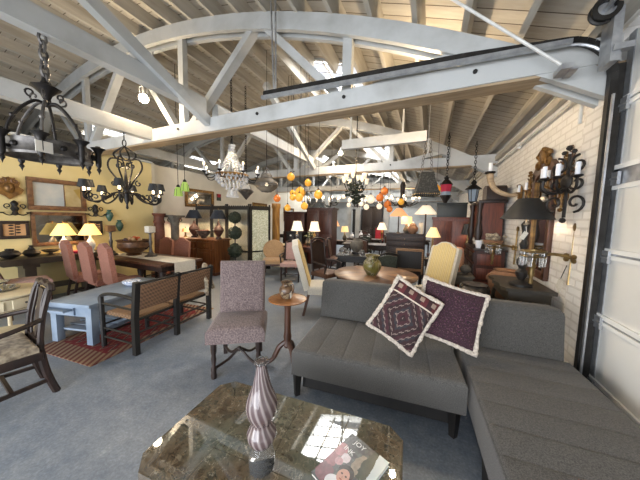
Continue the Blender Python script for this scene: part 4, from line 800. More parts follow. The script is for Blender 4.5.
# ---------------------------------------------------------------- middle of the shop
def simple_table(name, label, cat, loc, w, d, h, mat, rz=0, top=None, leg=.05):
    t = thing(name, label, cat, loc, rz); P(t, 'tabletop', top or mat, lambda b: b.box((0, 0, h - .02), (w, d, .04), bev=.008)); P(t, 'apron', mat, lambda b: b.box((0, 0, h - .1), (w * .9, d * .88, .12)))
    for sx in (-1, 1):
        for sy in (-1, 1): P(t, 'leg', mat, lambda b: (b.at((sx * (w / 2 - .07), sy * (d / 2 - .07), 0)), b.lathe([(leg * .5, 0), (leg * .6, h * .1), (leg * .45, h * .3), (leg * .7, h * .6), (leg * .6, h - .1)], n=8)))
    return t
def cabinet(name, label, cat, loc, w, d, h, mat, rz=0, doors=2, drawers=0, arch=0, knob='brass', cornice=.05):
    t = thing(name, label, cat, loc, rz); P(t, 'body', mat, lambda b: b.box((0, 0, h / 2 + .03), (w, d, h - .06))); P(t, 'plinth', mat, lambda b: b.box((0, 0, .04), (w + .03, d + .03, .08), bev=.006))
    P(t, 'cornice', mat, lambda b: (b.box((0, 0, h - .02), (w + cornice, d + cornice, .04), bev=.008), b.box((0, 0, h - .055), (w + cornice * .5, d + cornice * .5, .03))))
    dh = .16 * drawers; z0, z1 = .1, h - .09 - dh
    for k in range(doors):
        x = -w / 2 + w * (k + .5) / doors
        q = P(t, 'door', mat, lambda b: (b.box((x, -d / 2 - .008, (z0 + z1) / 2), (w / doors - .02, .025, z1 - z0), bev=.006), [b.box((x, -d / 2 - .024, zz), (w / doors * .66, .012, (z1 - z0) * .4), bev=.005) for zz in (z0 + (z1 - z0) * .27, z0 + (z1 - z0) * .74)]))
        P(q, 'knob', knob, lambda b: b.ball((x + (w / doors * .42) * (1 if k % 2 == 0 else -1), -d / 2 - .03, (z0 + z1) / 2), .014, 8))
    for k in range(drawers):
        q = P(t, 'drawer', mat, lambda b: b.box((0, -d / 2 - .008, z1 + .02 + .16 * k + .07), (w - .03, .025, .14), bev=.006)); P(q, 'knob', knob, lambda b: b.ball((0, -d / 2 - .03, z1 + .02 + .16 * k + .07), .014, 8))
    return t
def ready_chair(name, label, loc, rz, wood, fab, h=1.0, arms=False, group=None, carved=False):
    t = thing(name, label, 'chair', loc, rz, group); P(t, 'seat', fab, lambda b: b.soft(.5, .47, .09, .03, (), puff=.02, x0=-.25, y0=-.24, z0=.38))
    for s in (-1, 1):
        P(t, 'leg', wood, lambda b: b.tube([(s * .22, -.21, 0), (s * .22, -.21, .2), (s * .22, -.21, .42)], [.018, .022, .028], 8)); P(t, 'leg', wood, lambda b: b.tube([(s * .21, .26, 0), (s * .21, .2, .42), (s * .21, .29, h)], [.02, .026, .02], 8))
        if arms: P(t, 'arm', wood, lambda b: b.tube(spline([(s * .21, .22, .68), (s * .27, .0, .67), (s * .27, -.17, .65), (s * .25, -.2, .62), (s * .24, -.16, .46)]), .02, 8))
    P(t, 'back_panel', wood if carved else fab, lambda b: (b.at((0, .215, .5), (R(80), 0, 0)), b.prism(arched(.19, h - .5, 0) if carved else [(-.19, 0), (.19, 0), (.19, h - .54), (0, h - .5), (-.19, h - .54)], -.02, .02))); P(t, 'crest_rail', wood, lambda b: b.tube(spline([(-.22, .29, h - .02), (-.1, .295, h + .02), (0, .295, h + .035), (.1, .295, h + .02), (.22, .29, h - .02)]), .022, 8)); P(t, 'stretcher', wood, lambda b: (b.bar((-.22, -.02, .15), (.22, -.02, .15), .022, .028), [b.bar((s * .22, -.21, .15), (s * .21, .24, .15), .022, .028) for s in (-1, 1)]))
    return t
pm('dim_leather', (92, 62, 44), (70, 46, 34), 10, .45); pm('green_velvet', (66, 74, 66), (52, 58, 52), 30, .85); pm('red_cloth', (168, 34, 52), (140, 28, 44), 20, .8)
# round backed tub chair, wooden post
tc = thing('tub_chair', 'beige round-backed upholstered chair between folding screen and wooden post', 'chair', (-4.0, 5.75, 0), 30); tc.scale = (.95, .95, .93)
P(tc, 'seat', 'tan_cloth', lambda b: b.soft(.6, .55, .12, .05, (), puff=.03, x0=-.3, y0=-.3, z0=.36)); P(tc, 'seat_rail', 'walnut', lambda b: b.box((0, -.02, .33), (.58, .52, .06), bev=.01))
P(tc, 'backrest', 'tan_cloth', lambda b: (b.at((0, .22, .46), (R(80), 0, 0)), b.prism([(.3 * math.cos(R(a)), .26 + .3 * math.sin(R(a))) for a in range(-60, 241, 12)], -.035, .035)), sharp=50); P(tc, 'back_rim', 'tan_cloth', lambda b: (b.at((0, .2, .46), (R(80), 0, 0)), b.tube([(.3 * math.cos(R(a)), .26 + .3 * math.sin(R(a)), 0) for a in range(-60, 241, 12)], .026, 7)))
for sx in (-1, 1):
    for sy in (-1, 1): P(tc, 'leg', 'walnut', lambda b: b.tube([(sx * .25, sy * .24 - .02, 0), (sx * .25, sy * .24 - .02, .34)], [.017, .028], 8))
pm('post_wood', (196, 150, 84), (160, 112, 56), 5, .5, stretch=(4, 4, .4))
wp = P(None, 'wooden_post', 'post_wood', lambda b: (b.lathe([(.15, 0), (.15, .1), (.13, .12), (.125, 1.9), (.15, 1.95), (.15, 2.08)], n=20))); wp.location = (-4.72, 6.95, 0); tag(wp, 'golden round wooden post behind the beige tub chair', 'post')
# desk with two brass lamps
wd = simple_table('writing_desk', 'mahogany writing desk carrying two white shaded brass lamps', 'desk', (-3.3, 6.45, 0), 1.15, .75, .8, 'mahogany', 8)
for x in (-.32, .32): q = P(wd, 'drawer', 'mahogany', lambda b: b.box((x, -.335, .70), (.42, .02, .11), bev=.004)); P(q, 'knob', 'brass', lambda b: b.ball((x, -.355, .70), .014, 8))
brs = [(.09, 0), (.09, .02), (.03, .05), (.045, .12), (.02, .18), (.05, .26), (.05, .32), (.02, .38), (.015, .46)]
table_lamp('table_lamp', 'white shaded lamp on the mahogany desk, nearer the wooden post', (-3.56, 6.35, .8), 'white_shade', [(.19, .44), (.16, .52), (.11, .72)], 'pewter', brs, 14, 'white shaded desk lamps'); table_lamp('table_lamp', 'brass white shaded lamp at the right end of the mahogany desk', (-3.02, 6.4, .8), 'white_shade', [(.17, .44), (.14, .52), (.1, .72)], 'brass', brs, 14, 'white shaded desk lamps')
v_ = thing('vase', 'small dark vase of dried leaves between the two desk lamps', 'vase', (-3.27, 6.5, .8)); P(v_, 'body', 'stone_grey', lambda b: b.lathe([(.05, 0), (.09, .08), (.06, .18), (.05, .22)], n=14)); P(v_, 'leaves', 'greenery', lambda b: [b.ball((random.uniform(-.1, .1), random.uniform(-.1, .1), .24 + random.uniform(0, .16)), .04, 6) for _ in range(16)])
ready_chair('armchair', 'open armchair with pale pink seat and back at the mahogany desk', (-3.2, 5.42, 0), 20, 'dark_wood', 'pink_cloth', .98, True)
o_ = cabinet('cabinet', 'low dark cabinet with a white card, beside the wooden post', 'cabinet', (-4.1, 7.3, 0), .6, .4, 1.15, 'black_wood', 0); P(o_, 'price_card', 'paper_tag', lambda b: b.box((-.12, -.225, 1.0), (.06, .004, .1)))
cabinet('tall_cabinet', 'tall red mahogany cabinet behind the left desk lamp', 'cabinet', (-4.45, 7.95, 0), .85, .5, 1.84, 'mahogany', 0); cabinet('tall_cabinet', 'broad red mahogany wardrobe behind the right desk lamp', 'wardrobe', (-3.46, 7.95, 0), .95, .5, 1.98, 'mahogany', 0, cornice=.1)
tub = thing('cabinet', 'small cream painted chest beside the beige tub chair', 'chest', (-4.25, 6.7, 0)); P(tub, 'body', 'cream_paint', lambda b: b.box((0, 0, .38), (.5, .4, .72), bev=.01)); P(tub, 'top', 'cream_paint', lambda b: b.box((0, 0, .75), (.56, .46, .03), bev=.006)); q = P(tub, 'door', 'stone_grey', lambda b: b.box((0, -.21, .38), (.36, .02, .5), bev=.006)); P(q, 'knob', 'brass', lambda b: b.ball((.12, -.23, .4), .015, 8))
# carved armchair and the dark tables behind the round table
ready_chair('armchair', 'dark high backed carved armchair left of the dark centre table', (-1.98, 4.85, 0), 70, 'dark_wood', 'dim_leather', 1.14, True, None, True)
simple_table('side_table', 'dark square table carrying a grey stone jar, behind the green pitcher', 'table', (-1.6, 5.75, 0), .85, .7, .76, 'black_wood', 10, leg=.09)
sj = thing('stone_jar', 'round grey stone jar on the dark square table', 'jar', (-1.6, 5.85, .76)); sj.scale = (.72,) * 3; P(sj, 'body', 'stone_grey', lambda b: b.lathe([(.12, 0), (.1, .05), (.2, .18), (.235, .3), (.2, .42), (.12, .48), (.13, .5), (.1, .49)], n=22)); P(sj, 'stand', 'black_wood', lambda b: b.lathe([(.16, 0), (.16, .05), (.12, .06)], n=16))
for k, (x, y, s) in enumerate(((-1.86, 5.55, .09), (-1.72, 5.5, .07), (-1.38, 5.52, .075))): o_ = P(None, 'glass_ball', 'clear_glass', lambda b: b.ball((0, 0, s), s, 14)); o_.location = (x, y, .76); tag(o_, ('largest clear glass ball at the left edge of the dark square table', 'smaller clear glass ball beside the largest one', 'clear glass ball right of the stone jar')[k], 'glass ball')
ready_chair('armchair', 'dark grey rounded armchair right of the green pitcher', (-.86, 5.15, 0), 215, 'black_wood', 'green_velvet', .92, True)
simple_table('long_table', 'long dark table crossing the middle of the shop', 'table', (-1.95, 8.55, 0), 1.7, .8, .76, 'dark_wood', 5)
ready_chair('dining_chair', 'dark wooden side chair left of the long middle table', (-2.45, 6.85, 0), 100, 'dark_wood', 'dim_leather', 1.0)
ready_chair('dining_chair', 'dark wooden side chair drawn up to the long middle table', (-1.85, 7.6, 0), 175, 'dark_wood', 'dim_leather', 1.0)
# cane bench
cb = thing('cane_bench', 'dark low bench with a woven cane rim right of the round table', 'bench', (-.36, 5.7, 0), 4); cb.scale = (.74, 1, 1)
P(cb, 'seat', 'black_wood', lambda b: b.box((0, 0, .5), (.72, .5, .06), bev=.01)); P(cb, 'cane_rim', 'rush', lambda b: (b.box((0, -.24, .98), (.74, .05, .05), bev=.01), b.box((-.35, -.24, .72), (.04, .05, .48)), b.box((.35, -.24, .72), (.04, .05, .48)), b.box((0, -.24, .56), (.74, .045, .05)))); P(cb, 'back_panel', 'black_wood', lambda b: b.box((0, -.235, .77), (.66, .02, .37)))
for sx in (-1, 1):
    for sy in (-1, 1): P(cb, 'leg', 'black_wood', lambda b: b.bar((sx * .33, sy * .22, 0), (sx * .33, sy * .22, .48), .05, .05))
# chest with lamps in the centre
cabinet('chest', 'dark chest of drawers carrying the peach lamp and pots', 'chest', (-.62, 7.75, 0), 1.05, .5, 1.22, 'dark_wood', 0, 2, 2)
table_lamp('table_lamp', 'tall peach cone shaded lamp on the dark chest', (-.83, 7.65, 1.22), 'peach_shade', [(.28, .5), (.08, .74)], 'iron', [(.09, 0), (.02, .04), (.018, .3), (.015, .55)], 14)
table_lamp('table_lamp', 'lamp with a glowing drum shade in front of the peach lamp', (-.62, 7.9, 1.22), 'cream_shade', [(.16, .28), (.15, .5)], 'stone_grey', [(.07, 0), (.1, .08), (.05, .2), (.02, .3)], 10)
o_ = thing('jar', 'brown rounded pot on the dark chest beside the lamps', 'pot', (-.42, 7.62, 1.22)); P(o_, 'body', 'terracotta', lambda b: b.lathe([(.07, 0), (.14, .08), (.15, .16), (.09, .24), (.1, .26)], n=16)); P(o_, 'lid', 'terracotta', lambda b: b.lathe([(.1, .26), (.05, .3), (0, .31)], n=14))
o_ = thing('pillar_candle', 'white pillar candle at the right end of the dark chest', 'candle', (-.2, 7.62, 1.22)); P(o_, 'candle', 'cream_cloth', lambda b: b.lathe([(.06, 0), (.06, .32), (0, .32)], n=14)); P(o_, 'wick', 'black_wood', lambda b: b.tube([(0, 0, .32), (0, 0, .345)], .004, 5))
table_lamp('floor_lamp', 'standing lamp with white cone shade behind the black lantern pendant', (-.09, 7.35, 0), 'white_shade', [(.3, 1.78), (.1, 2.02)], 'dark_wood', [(.16, 0), (.15, .03), (.03, .06), (.025, 1.0), (.04, 1.1), (.025, 1.2), (.02, 1.8)], 12)
table_lamp('table_lamp', 'small cream shaded lamp before the tall red cabinet', (.1, 5.9, .78), 'cream_shade', [(.155, .47), (.06, .68)], 'brass', [(.07, 0), (.07, .02), (.025, .05), (.05, .15), (.04, .25), (.015, .32), (.012, .48)], 10)
simple_table('side_table', 'small dark table under the cream shaded lamp', 'table', (.1, 5.9, 0), .32, .4, .78, 'black_wood')
# things farther back
posts = [(-4.02, 13, .22), (-3.52, 13, .26), (-2.02, 13, .28), (-5.4, 13, .2)]
for k, (x, y, w_) in enumerate(posts): struct(P(None, 'partition_column', 'white_paint', lambda b: b.box((x, y, 1.55), (w_, .2, 3.1))))
cabinet('tall_cabinet', 'tall brown panelled double cupboard between two white columns far back', 'cupboard', (-2.72, 13, 0), 1.0, .5, 2.3, 'dark_wood', 0, 2)
cabinet('tall_cabinet', 'tall dark display case at the left of the white columns far back', 'cupboard', (-3.78, 14.2, 0), .7, .4, 2.2, 'black_wood', 0, 2)
o_ = ready_chair('side_chair', 'bright red upholstered chair far back before the white column', (-2.16, 11.9, 0), 10, 'dark_wood', 'red_cloth', 1.25)
for k, (x, y, w_, d_, lab) in enumerate(((-3.3, 9.3, 1.3, .7, 'dark table under the far orange lamp'), (-2.6, 10.8, 1.6, .7, 'table of pale ornaments before the far white columns'), (-4.9, 10.2, 1.2, .6, 'dark table far back behind the mahogany cabinets'), (-.6, 11.5, 1.4, .7, 'dark table far back behind the dark chest'))): simple_table('side_table', lab, 'table', (x, y, 0), w_, d_, .76, 'dark_wood')
table_lamp('table_lamp', 'small orange shaded lamp glowing far back left of the columns', (-3.45, 9.2, .76), 'peach_shade', [(.2, .56), (.08, .84)], 'brass', brs, 10)
table_lamp('table_lamp', 'small yellowish shaded lamp beside the far orange lamp', (-3.05, 9.3, .76), 'cream_shade', [(.15, .34), (.12, .56)], 'stone_grey', [(.06, 0), (.09, .1), (.03, .25), (.02, .35)], 8)
table_lamp('table_lamp', 'white shaded lamp far back on the table behind the dark chest', (-.7, 11.4, .76), 'white_shade', [(.2, .5), (.1, .8)], 'white_ceramic', brs, 12)
table_lamp('table_lamp', 'white bell shaded lamp far back near the red chair', (-1.85, 10.8, .76), 'white_shade', [(.22, .42), (.1, .72)], 'gilt', brs, 10)
for k, (x, y, h_, lab) in enumerate(((-2.75, 10.7, .36, 'white bottle vase, tallest on the far ornaments table'), (-2.4, 10.75, .22, 'squat white vase on the far ornaments table'), (-3.15, 10.7, .25, 'white vase at the left end of the far ornaments table'))): o_ = P(None, 'vase', 'white_ceramic', lambda b: b.lathe([(.06, 0), (.1, h_ * .3), (.08, h_ * .6), (.03, h_ * .8), (.045, h_)], n=14)); o_.location = (x, y, .76); tag(o_, lab, 'vase')
k_ = 0
for (x, y, rz, lab) in ((-4.6, 9.3, 20, 'dark chair far back left of the orange lamp table'), (-2.2, 9.3, 190, 'dark chair with its back to the long middle table'), (-3.0, 11.9, 0, 'dark chair before the tall brown cupboard'), (-1.3, 10.2, 160, 'dark chair far back behind the long middle table'), (-5.6, 9.4, 60, 'dark chair far back behind the wooden post'), (.3, 9.3, 200, 'dark chair behind the tall red cabinet')): ready_chair('side_chair', lab, (x, y, 0), rz, 'dark_wood', ('dim_leather', 'green_velvet', 'mahogany')[k_ % 3], 1.0, k_ % 2 == 0); k_ += 1
simple_table('side_table', 'dark table by the white wall left of the wooden post far back', 'table', (-6.3, 10.5, 0), 1.2, .6, .8, 'dark_wood')
for k, (z, y, c_, lab) in enumerate(((1.9, 9.0, 'ochre_paint', 'ochre picture on the white left wall far back'), (1.8, 11.5, 'sea_paint', 'pale grey picture on the white left wall far back'))):
    XW = -6.995; t_ = thing('framed_painting', lab, 'painting'); frame(t_, y - .5, y + .5, z - .35, z + .35, .07, 'gilt'); P(t_, 'canvas', c_, lambda b: b.box((XW + .012, y, z), (.02, .9, .6)))
t_ = thing('wall_tapestry', 'narrow dark red and green hanging beside the mirror above the screen', 'hanging', (-6.99, 6.66, 2.36)); P(t_, 'cloth', 'green_velvet', lambda b: b.box((0, 0, -.06), (.012, .2, .24))); P(t_, 'red_panel', 'red_cloth', lambda b: b.box((.004, 0, .0), (.012, .14, .12)))
# plants and white flowers far back
for k, (x, y, lab) in enumerate(((-5.9, 12.6, 'leafy green plant far back behind the mahogany wardrobe'), (-4.6, 11.2, 'tall dry plant far back left of the orange lamp'))):
    t_ = thing('potted_plant', lab, 'plant', (x, y, 0)); P(t_, 'pot', 'stone_grey', lambda b: b.lathe([(.18, 0), (.24, .4), (.22, .42), (0, .4)], n=16)); P(t_, 'stem', 'dark_wood', lambda b: b.tube([(0, 0, .4), (.03, 0, 1.5)], .025, 6)); P(t_, 'foliage', 'greenery', lambda b: [b.ball((random.gauss(0, .22), random.gauss(0, .22), 1.75 + random.gauss(0, .28)), .07, 6, (1, 1, .5)) for _ in range(90)])
# ---------------------------------------------------------------- hanging lights
def chain(b, x, y, z0, z1, s=.05, r=.006):
    n = max(1, int((z1 - z0) / (s * .8))); 
    for i in range(n):
        z = z0 + (z1 - z0) * (i + .5) / n; a = (i % 2) * PI / 2
        b.tube([(x + s * .32 * math.cos(t) * math.cos(a), y + s * .32 * math.cos(t) * math.sin(a), z + s * .55 * math.sin(t)) for t in [2 * PI * k / 10 for k in range(10)]], r, 5, closed=True)
# iron ring chandelier
ic = thing('ring_chandelier', 'large wrought iron ring chandelier on a thick chain near the left edge', 'chandelier', (-3.2, 1.09, -.06), 12)
P(ic, 'chain', 'iron_light', lambda b: chain(b, 0, 0, 2.82, 3.23, .085, .012)); P(ic, 'canopy', 'iron', lambda b: (b.lathe([(.0, 2.66), (.025, 2.68), (.04, 2.72), (.08, 2.76), (.105, 2.78), (.04, 2.81), (.02, 2.86)], n=8), b.ball((0, 0, 2.64), .03, 8)))
RR = .265
P(ic, 'ring', 'iron_light', lambda b: b.lathe([(RR, 2.16), (RR + .02, 2.15), (RR + .025, 2.17), (RR + .012, 2.19), (RR + .012, 2.26), (RR + .02, 2.28), (RR, 2.28), (RR - .01, 2.26), (RR - .01, 2.17), (RR, 2.16)], n=40, cap=False)); [P(ic, 'ring_boss', 'iron', lambda b: b.ball(((RR + .02) * math.cos(R(a)), (RR + .02) * math.sin(R(a)), 2.22), .024, 8)) for a in range(15, 375, 30)]
for k in range(6):
    a = R(k * 60 + 20); c_, s_ = math.cos(a), math.sin(a)
    P(ic, 'arm', 'iron_light' if k % 2 else 'iron', lambda b: (b.tube(spline([(.02 * c_, .02 * s_, 2.64), (.08 * c_, .08 * s_, 2.64), (.17 * c_, .17 * s_, 2.54), (.24 * c_, .24 * s_, 2.4), (RR * c_, RR * s_, 2.26)]), .012, 7), b.ball((.215 * c_, .215 * s_, 2.47), .02, 7), b.tube(spiral((.1 * c_, .1 * s_, 2.7), .04, .01, -90, 230, 10, (c_, s_, 0)), .008, 5)))
for k in range(8):
    a = R(k * 45 + 5); c_, s_ = math.cos(a) * (RR + .06), math.sin(a) * (RR + .06)
    q = P(ic, 'candle_cup', 'iron', lambda b: b.lathe([(.0, 2.05), (.008, 2.08), (.02, 2.1), (.01, 2.12), (.022, 2.14), (.024, 2.18), (.024, 2.26), (.04, 2.29), (.06, 2.31), (.05, 2.315), (.02, 2.3), (.02, 2.33), (0, 2.33)], (c_, s_, 0), n=12))
    P(ic, 'bracket', 'iron', lambda b: b.tube([(c_ * .84, s_ * .84, 2.2), (c_, s_, 2.2)], .014, 6))
P(ic, 'price_tag', 'paper_tag', lambda b: b.box((.27, -.2, 2.2), (.004, .11, .09)))
# scroll chandelier with black shades
sx_ = thing('scroll_chandelier', 'black scrollwork chandelier with small black shades before the yellow wall', 'chandelier', (-4.5, 2.38, -.09), 40)
P(sx_, 'hook', 'iron', lambda b: (b.tube([(.025 * math.cos(t), 0, 2.83 + .05 * math.sin(t)) for t in [2 * PI * k / 12 for k in range(12)]], .008, 6, closed=True), b.tube([(0, 0, 2.88), (0, 0, 3.0)], .008, 6)))
for k in range(4):
    a = R(k * 90); c_, s_ = math.cos(a), math.sin(a); X_ = (c_, s_, 0)
    P(sx_, 'lyre', 'iron', lambda b: (b.tube(spline([(0, 0, 2.78), (.15 * c_, .15 * s_, 2.66), (.1 * c_, .1 * s_, 2.57)]), .013, 6), b.tube(spline([(.02 * c_, .02 * s_, 2.56), (.19 * c_, .19 * s_, 2.58), (.23 * c_, .23 * s_, 2.44), (.12 * c_, .12 * s_, 2.26), (.03 * c_, .03 * s_, 2.1)]), .013, 6), b.tube(spiral((.09 * c_, .09 * s_, 2.48), .06, .012, 80, 500, 18, X_), .011, 5), b.tube(spiral((.17 * c_, .17 * s_, 2.2), .05, .01, 100, 480, 16, X_), .011, 5)))
P(sx_, 'hub', 'iron', lambda b: b.lathe([(.0, 1.78), (.02, 1.8), (.012, 1.86), (.035, 1.92), (.04, 2.02), (.05, 2.06), (.03, 2.12), (.02, 2.3), (0, 2.5)], n=12))
for k in range(8):
    a = R(k * 45 + 12); c_, s_ = math.cos(a), math.sin(a); X_ = (c_, s_, 0); rr = .57 if k % 2 else .46; zz = 2.02 if k % 2 else 2.06
    P(sx_, 'arm', 'iron', lambda b: (b.tube(spline([(.03 * c_, .03 * s_, 2.04), (.15 * c_, .15 * s_, 2.04), (.3 * c_, .3 * s_, 1.93), (.48 * c_ * rr / .6, .48 * s_ * rr / .6, 1.88), (rr * c_, rr * s_, 1.93), (rr * c_, rr * s_, zz)]), .013, 6), b.tube(spiral((.27 * c_, .27 * s_, 2.0), .06, .012, 150, 520, 16, X_), .01, 5), b.tube(spiral(((rr - .07) * c_, (rr - .07) * s_, 1.96), .055, .012, -60, 330, 16, X_), .01, 5)))
    q = P(sx_, 'candle', 'flame_glow', lambda b: b.lathe([(.016, zz), (.016, zz + .07), (0, zz + .075)], (rr * c_, rr * s_, 0), n=10)); P(q, 'shade', 'black_shade', lambda b: b.lathe([(.074, zz + .05), (.05, zz + .16), (.047, zz + .16), (.07, zz + .05)], (rr * c_, rr * s_, 0), n=16, cap=False)); P(sx_, 'drip_pan', 'iron', lambda b: b.lathe([(.01, zz - .03), (.035, zz - .01), (.03, zz), (0, zz)], (rr * c_, rr * s_, 0), n=12))
LAMPS.append((-4.5, 2.38, 2.3, 10))
# crystal chandelier
cc_ = thing('crystal_chandelier', 'crystal basket chandelier with candle arms hanging above the folding screen', 'chandelier', (-3.74, 3.92, 0), 10)
m, t, b = base('crystal', (232, 234, 236), .05); b.inputs['Transmission Weight'].default_value = .55; b.inputs['IOR'].default_value = 1.5
P(cc_, 'chain', 'iron', lambda b: chain(b, 0, 0, 3.18, 4.5, .06, .006)); P(cc_, 'stem', 'iron', lambda b: b.lathe([(.0, 2.3), (.012, 2.32), (.012, 3.0), (.05, 3.05), (.03, 3.1), (.02, 3.18)], n=10)); P(cc_, 'ring', 'gilt', lambda b: b.lathe([(.3, 2.42), (.33, 2.43), (.33, 2.47), (.3, 2.48)], n=32, cap=False))
def strands(b):
    for k in range(20):
        a = 2 * PI * k / 20
        for i in range(13):
            f = i / 12; r = .05 + .25 * f ** 1.8; b.ball((r * math.cos(a), r * math.sin(a), 3.04 - .58 * f), .02, 6, (1, 1, 1.2))
P(cc_, 'crystal_cone', 'crystal', strands, sharp=15).__setitem__('kind', 'stuff')
def basket(b):
    for ring in range(5):
        r = .32 * math.cos(ring * .3); z = 2.42 - .06 * ring
        for k in range(max(8, int(26 * r / .32))): a = 2 * PI * k / max(8, int(26 * r / .32)); b.ball((r * math.cos(a), r * math.sin(a), z), .02, 6, (1, 1, 1.7))
P(cc_, 'crystal_basket', 'crystal', basket, sharp=15).__setitem__('kind', 'stuff'); P(cc_, 'pendant_drop', 'crystal', lambda b: b.ball((0, 0, 2.1), .05, 10, (1, 1, 1.3)))
for k in range(8):
    a = R(k * 45 + 10); c_, s_ = math.cos(a), math.sin(a); rr = .54
    P(cc_, 'arm', 'iron', lambda b: b.tube(spline([(.3 * c_, .3 * s_, 2.45), (.4 * c_, .4 * s_, 2.36), (.5 * c_, .5 * s_, 2.37), (rr * c_, rr * s_, 2.46)]), .01, 6)); P(cc_, 'drip_pan', 'iron', lambda b: b.lathe([(.01, 2.44), (.05, 2.47), (.04, 2.48), (.016, 2.48)], (rr * c_, rr * s_, 0), n=12)); q = P(cc_, 'candle', 'white_ceramic', lambda b: b.lathe([(.014, 2.48), (.014, 2.58)], (rr * c_, rr * s_, 0), n=8)); P(q, 'flame_bulb', 'flame_glow', lambda b: b.ball((rr * c_, rr * s_, 2.61), .02, 8, (1, 1, 1.8)))
LAMPS.append((-3.74, 3.92, 2.75, 14))
# mesh lantern
ml = thing('mesh_lantern', 'flattened round metal mesh lantern right of the crystal chandelier', 'lantern', (-2.72, 3.70, .04)); ml.scale = (.9,) * 3
m, t, b = base('bronze_mesh', (122, 112, 98), .5, .3); b.inputs['Transmission Weight'].default_value = .0
f = t.math('GREATER_THAN', t.math('ABSOLUTE', t.math('SINE', t.math('MULTIPLY', t.sep(t.coord())[2], 170.0))), .8); tr_ = t.n.new('ShaderNodeBsdfTransparent'); mxs = t.n.new('ShaderNodeMixShader'); mxs.inputs[0].default_value = .65; t.link(tr_.outputs[0], mxs.inputs[1]); t.link(b.outputs[0], mxs.inputs[2]); t.link(mxs.outputs[0], t.n['Material Output'].inputs[0])
pr_ = [(.08, 2.62), (.11, 2.58), (.12, 2.52), (.2, 2.46), (.225, 2.4), (.2, 2.33), (.12, 2.27), (.03, 2.24)]
P(ml, 'mesh_body', 'bronze_mesh', lambda b: b.lathe([(p.x, p.z) for p in spline([(r, 0, z) for r, z in pr_], 3)], n=28, cap=False)); P(ml, 'bands', 'iron_light', lambda b: [b.tube([(r * math.cos(R(a)), r * math.sin(R(a)), z) for a in range(0, 360, 15)], .008, 6, closed=True) for r, z in ((.12, 2.53), (.228, 2.41), (.228, 2.38), (.1, 2.26))])
P(ml, 'wires', 'iron_light', lambda b: [b.tube([(.11 * math.cos(R(a)), .11 * math.sin(R(a)), 2.58), (0, 0, 2.74)], .006, 5) for a in range(0, 360, 60)]); P(ml, 'rod', 'iron', lambda b: b.tube([(0, 0, 2.74), (0, 0, 3.16)], .007, 6)); P(ml, 'bulb', 'flame_glow', lambda b: b.ball((0, 0, 2.4), .035, 10)); P(ml, 'cable', 'iron', lambda b: b.tube([(0, 0, 3.16), (0, 0, 4.94)], .004, 5))
# green pendants
for (x, y, z, lab) in ((-5.2, 3.79, 2.05, 'green glass bell pendant left of the pair by the white wall'), (-5.02, 3.82, 2.16, 'green glass bell pendant right of the pair, hung a little higher')):
    t_ = thing('pendant_lamp', lab, 'pendant lamp', (x, y, z), 0, 'green glass pendants'); P(t_, 'shade', 'green_glass', lambda b: b.lathe([(.09, 0), (.085, .04), (.07, .14), (.05, .19), (.03, .2)], n=10, cap=False)); P(t_, 'leading', 'dark_steel', lambda b: ([b.tube([(.09 * math.cos(R(a)), .09 * math.sin(R(a)), 0), (.072 * math.cos(R(a)), .072 * math.sin(R(a)), .14), (.03 * math.cos(R(a)), .03 * math.sin(R(a)), .2)], .004, 5) for a in range(0, 360, 60)],)); P(t_, 'cap', 'dark_steel', lambda b: b.lathe([(.04, .19), (.035, .23), (.01, .26)], n=12)); P(t_, 'rod', 'dark_steel', lambda b: b.tube([(0, 0, .26), (0, 0, zr(x) - z - .03)], .006, 5)); P(t_, 'bulb', 'bulb_glow', lambda b: b.ball((0, 0, .1), .025, 8))
# amber glass globes
def globe(x, y, z, r, mat, lab, grp, up=None):
    t_ = thing('pendant_globe', lab, 'pendant lamp', (x, y, z), 0, grp); P(t_, 'globe', mat, lambda b: b.lathe([(.0, -r), (r * .5, -r * .88), (r * .87, -r * .5), (r, 0), (r * .87, r * .5), (r * .5, r * .86), (r * .22, r * 1.05), (r * .2, r * 1.2)], n=18)); P(t_, 'cap', 'iron', lambda b: b.lathe([(r * .26, r * 1.12), (r * .22, r * 1.32), (.01, r * 1.45)], n=10)); P(t_, 'cord', 'iron', lambda b: b.tube([(0, 0, r * 1.4), (0, 0, (up or zr(x) - .02) - z)], .004, 5))
AG = (((-2.75, 4.6, 2.48, .085), 'amber glass globe, highest and leftmost of the front cluster'), ((-2.34, 4.6, 2.34, .075), 'amber glass globe hung second highest in the front cluster'), ((-2.52, 4.6, 2.14, .115), 'largest amber glass globe in the middle of the front cluster'), ((-2.43, 4.4, 2.02, .085), 'amber globe tucked below the largest one'), ((-2.1, 4.6, 2.09, .09), 'amber globe at the right of the front cluster'), ((-2.92, 4.75, 1.83, .075), 'amber globe hanging low at the left above the desk lamp'), ((-2.32, 4.42, 1.85, .075), 'amber globe hanging low at the right above the desk lamp'), ((-2.79, 4.75, 2.06, .07), 'amber globe half behind the largest one at its left'), ((-3.0, 5.1, 2.2, .07), 'small amber globe behind the front cluster'))
for (x, y, z, r), lab in AG: globe(x, y, z, r, 'amber_glass', lab, 'amber glass globes')
globe(-3.1, 4.6, 2.03, .08, 'orange_glass', 'red orange glass globe above the golden wooden post', 'amber glass globes')
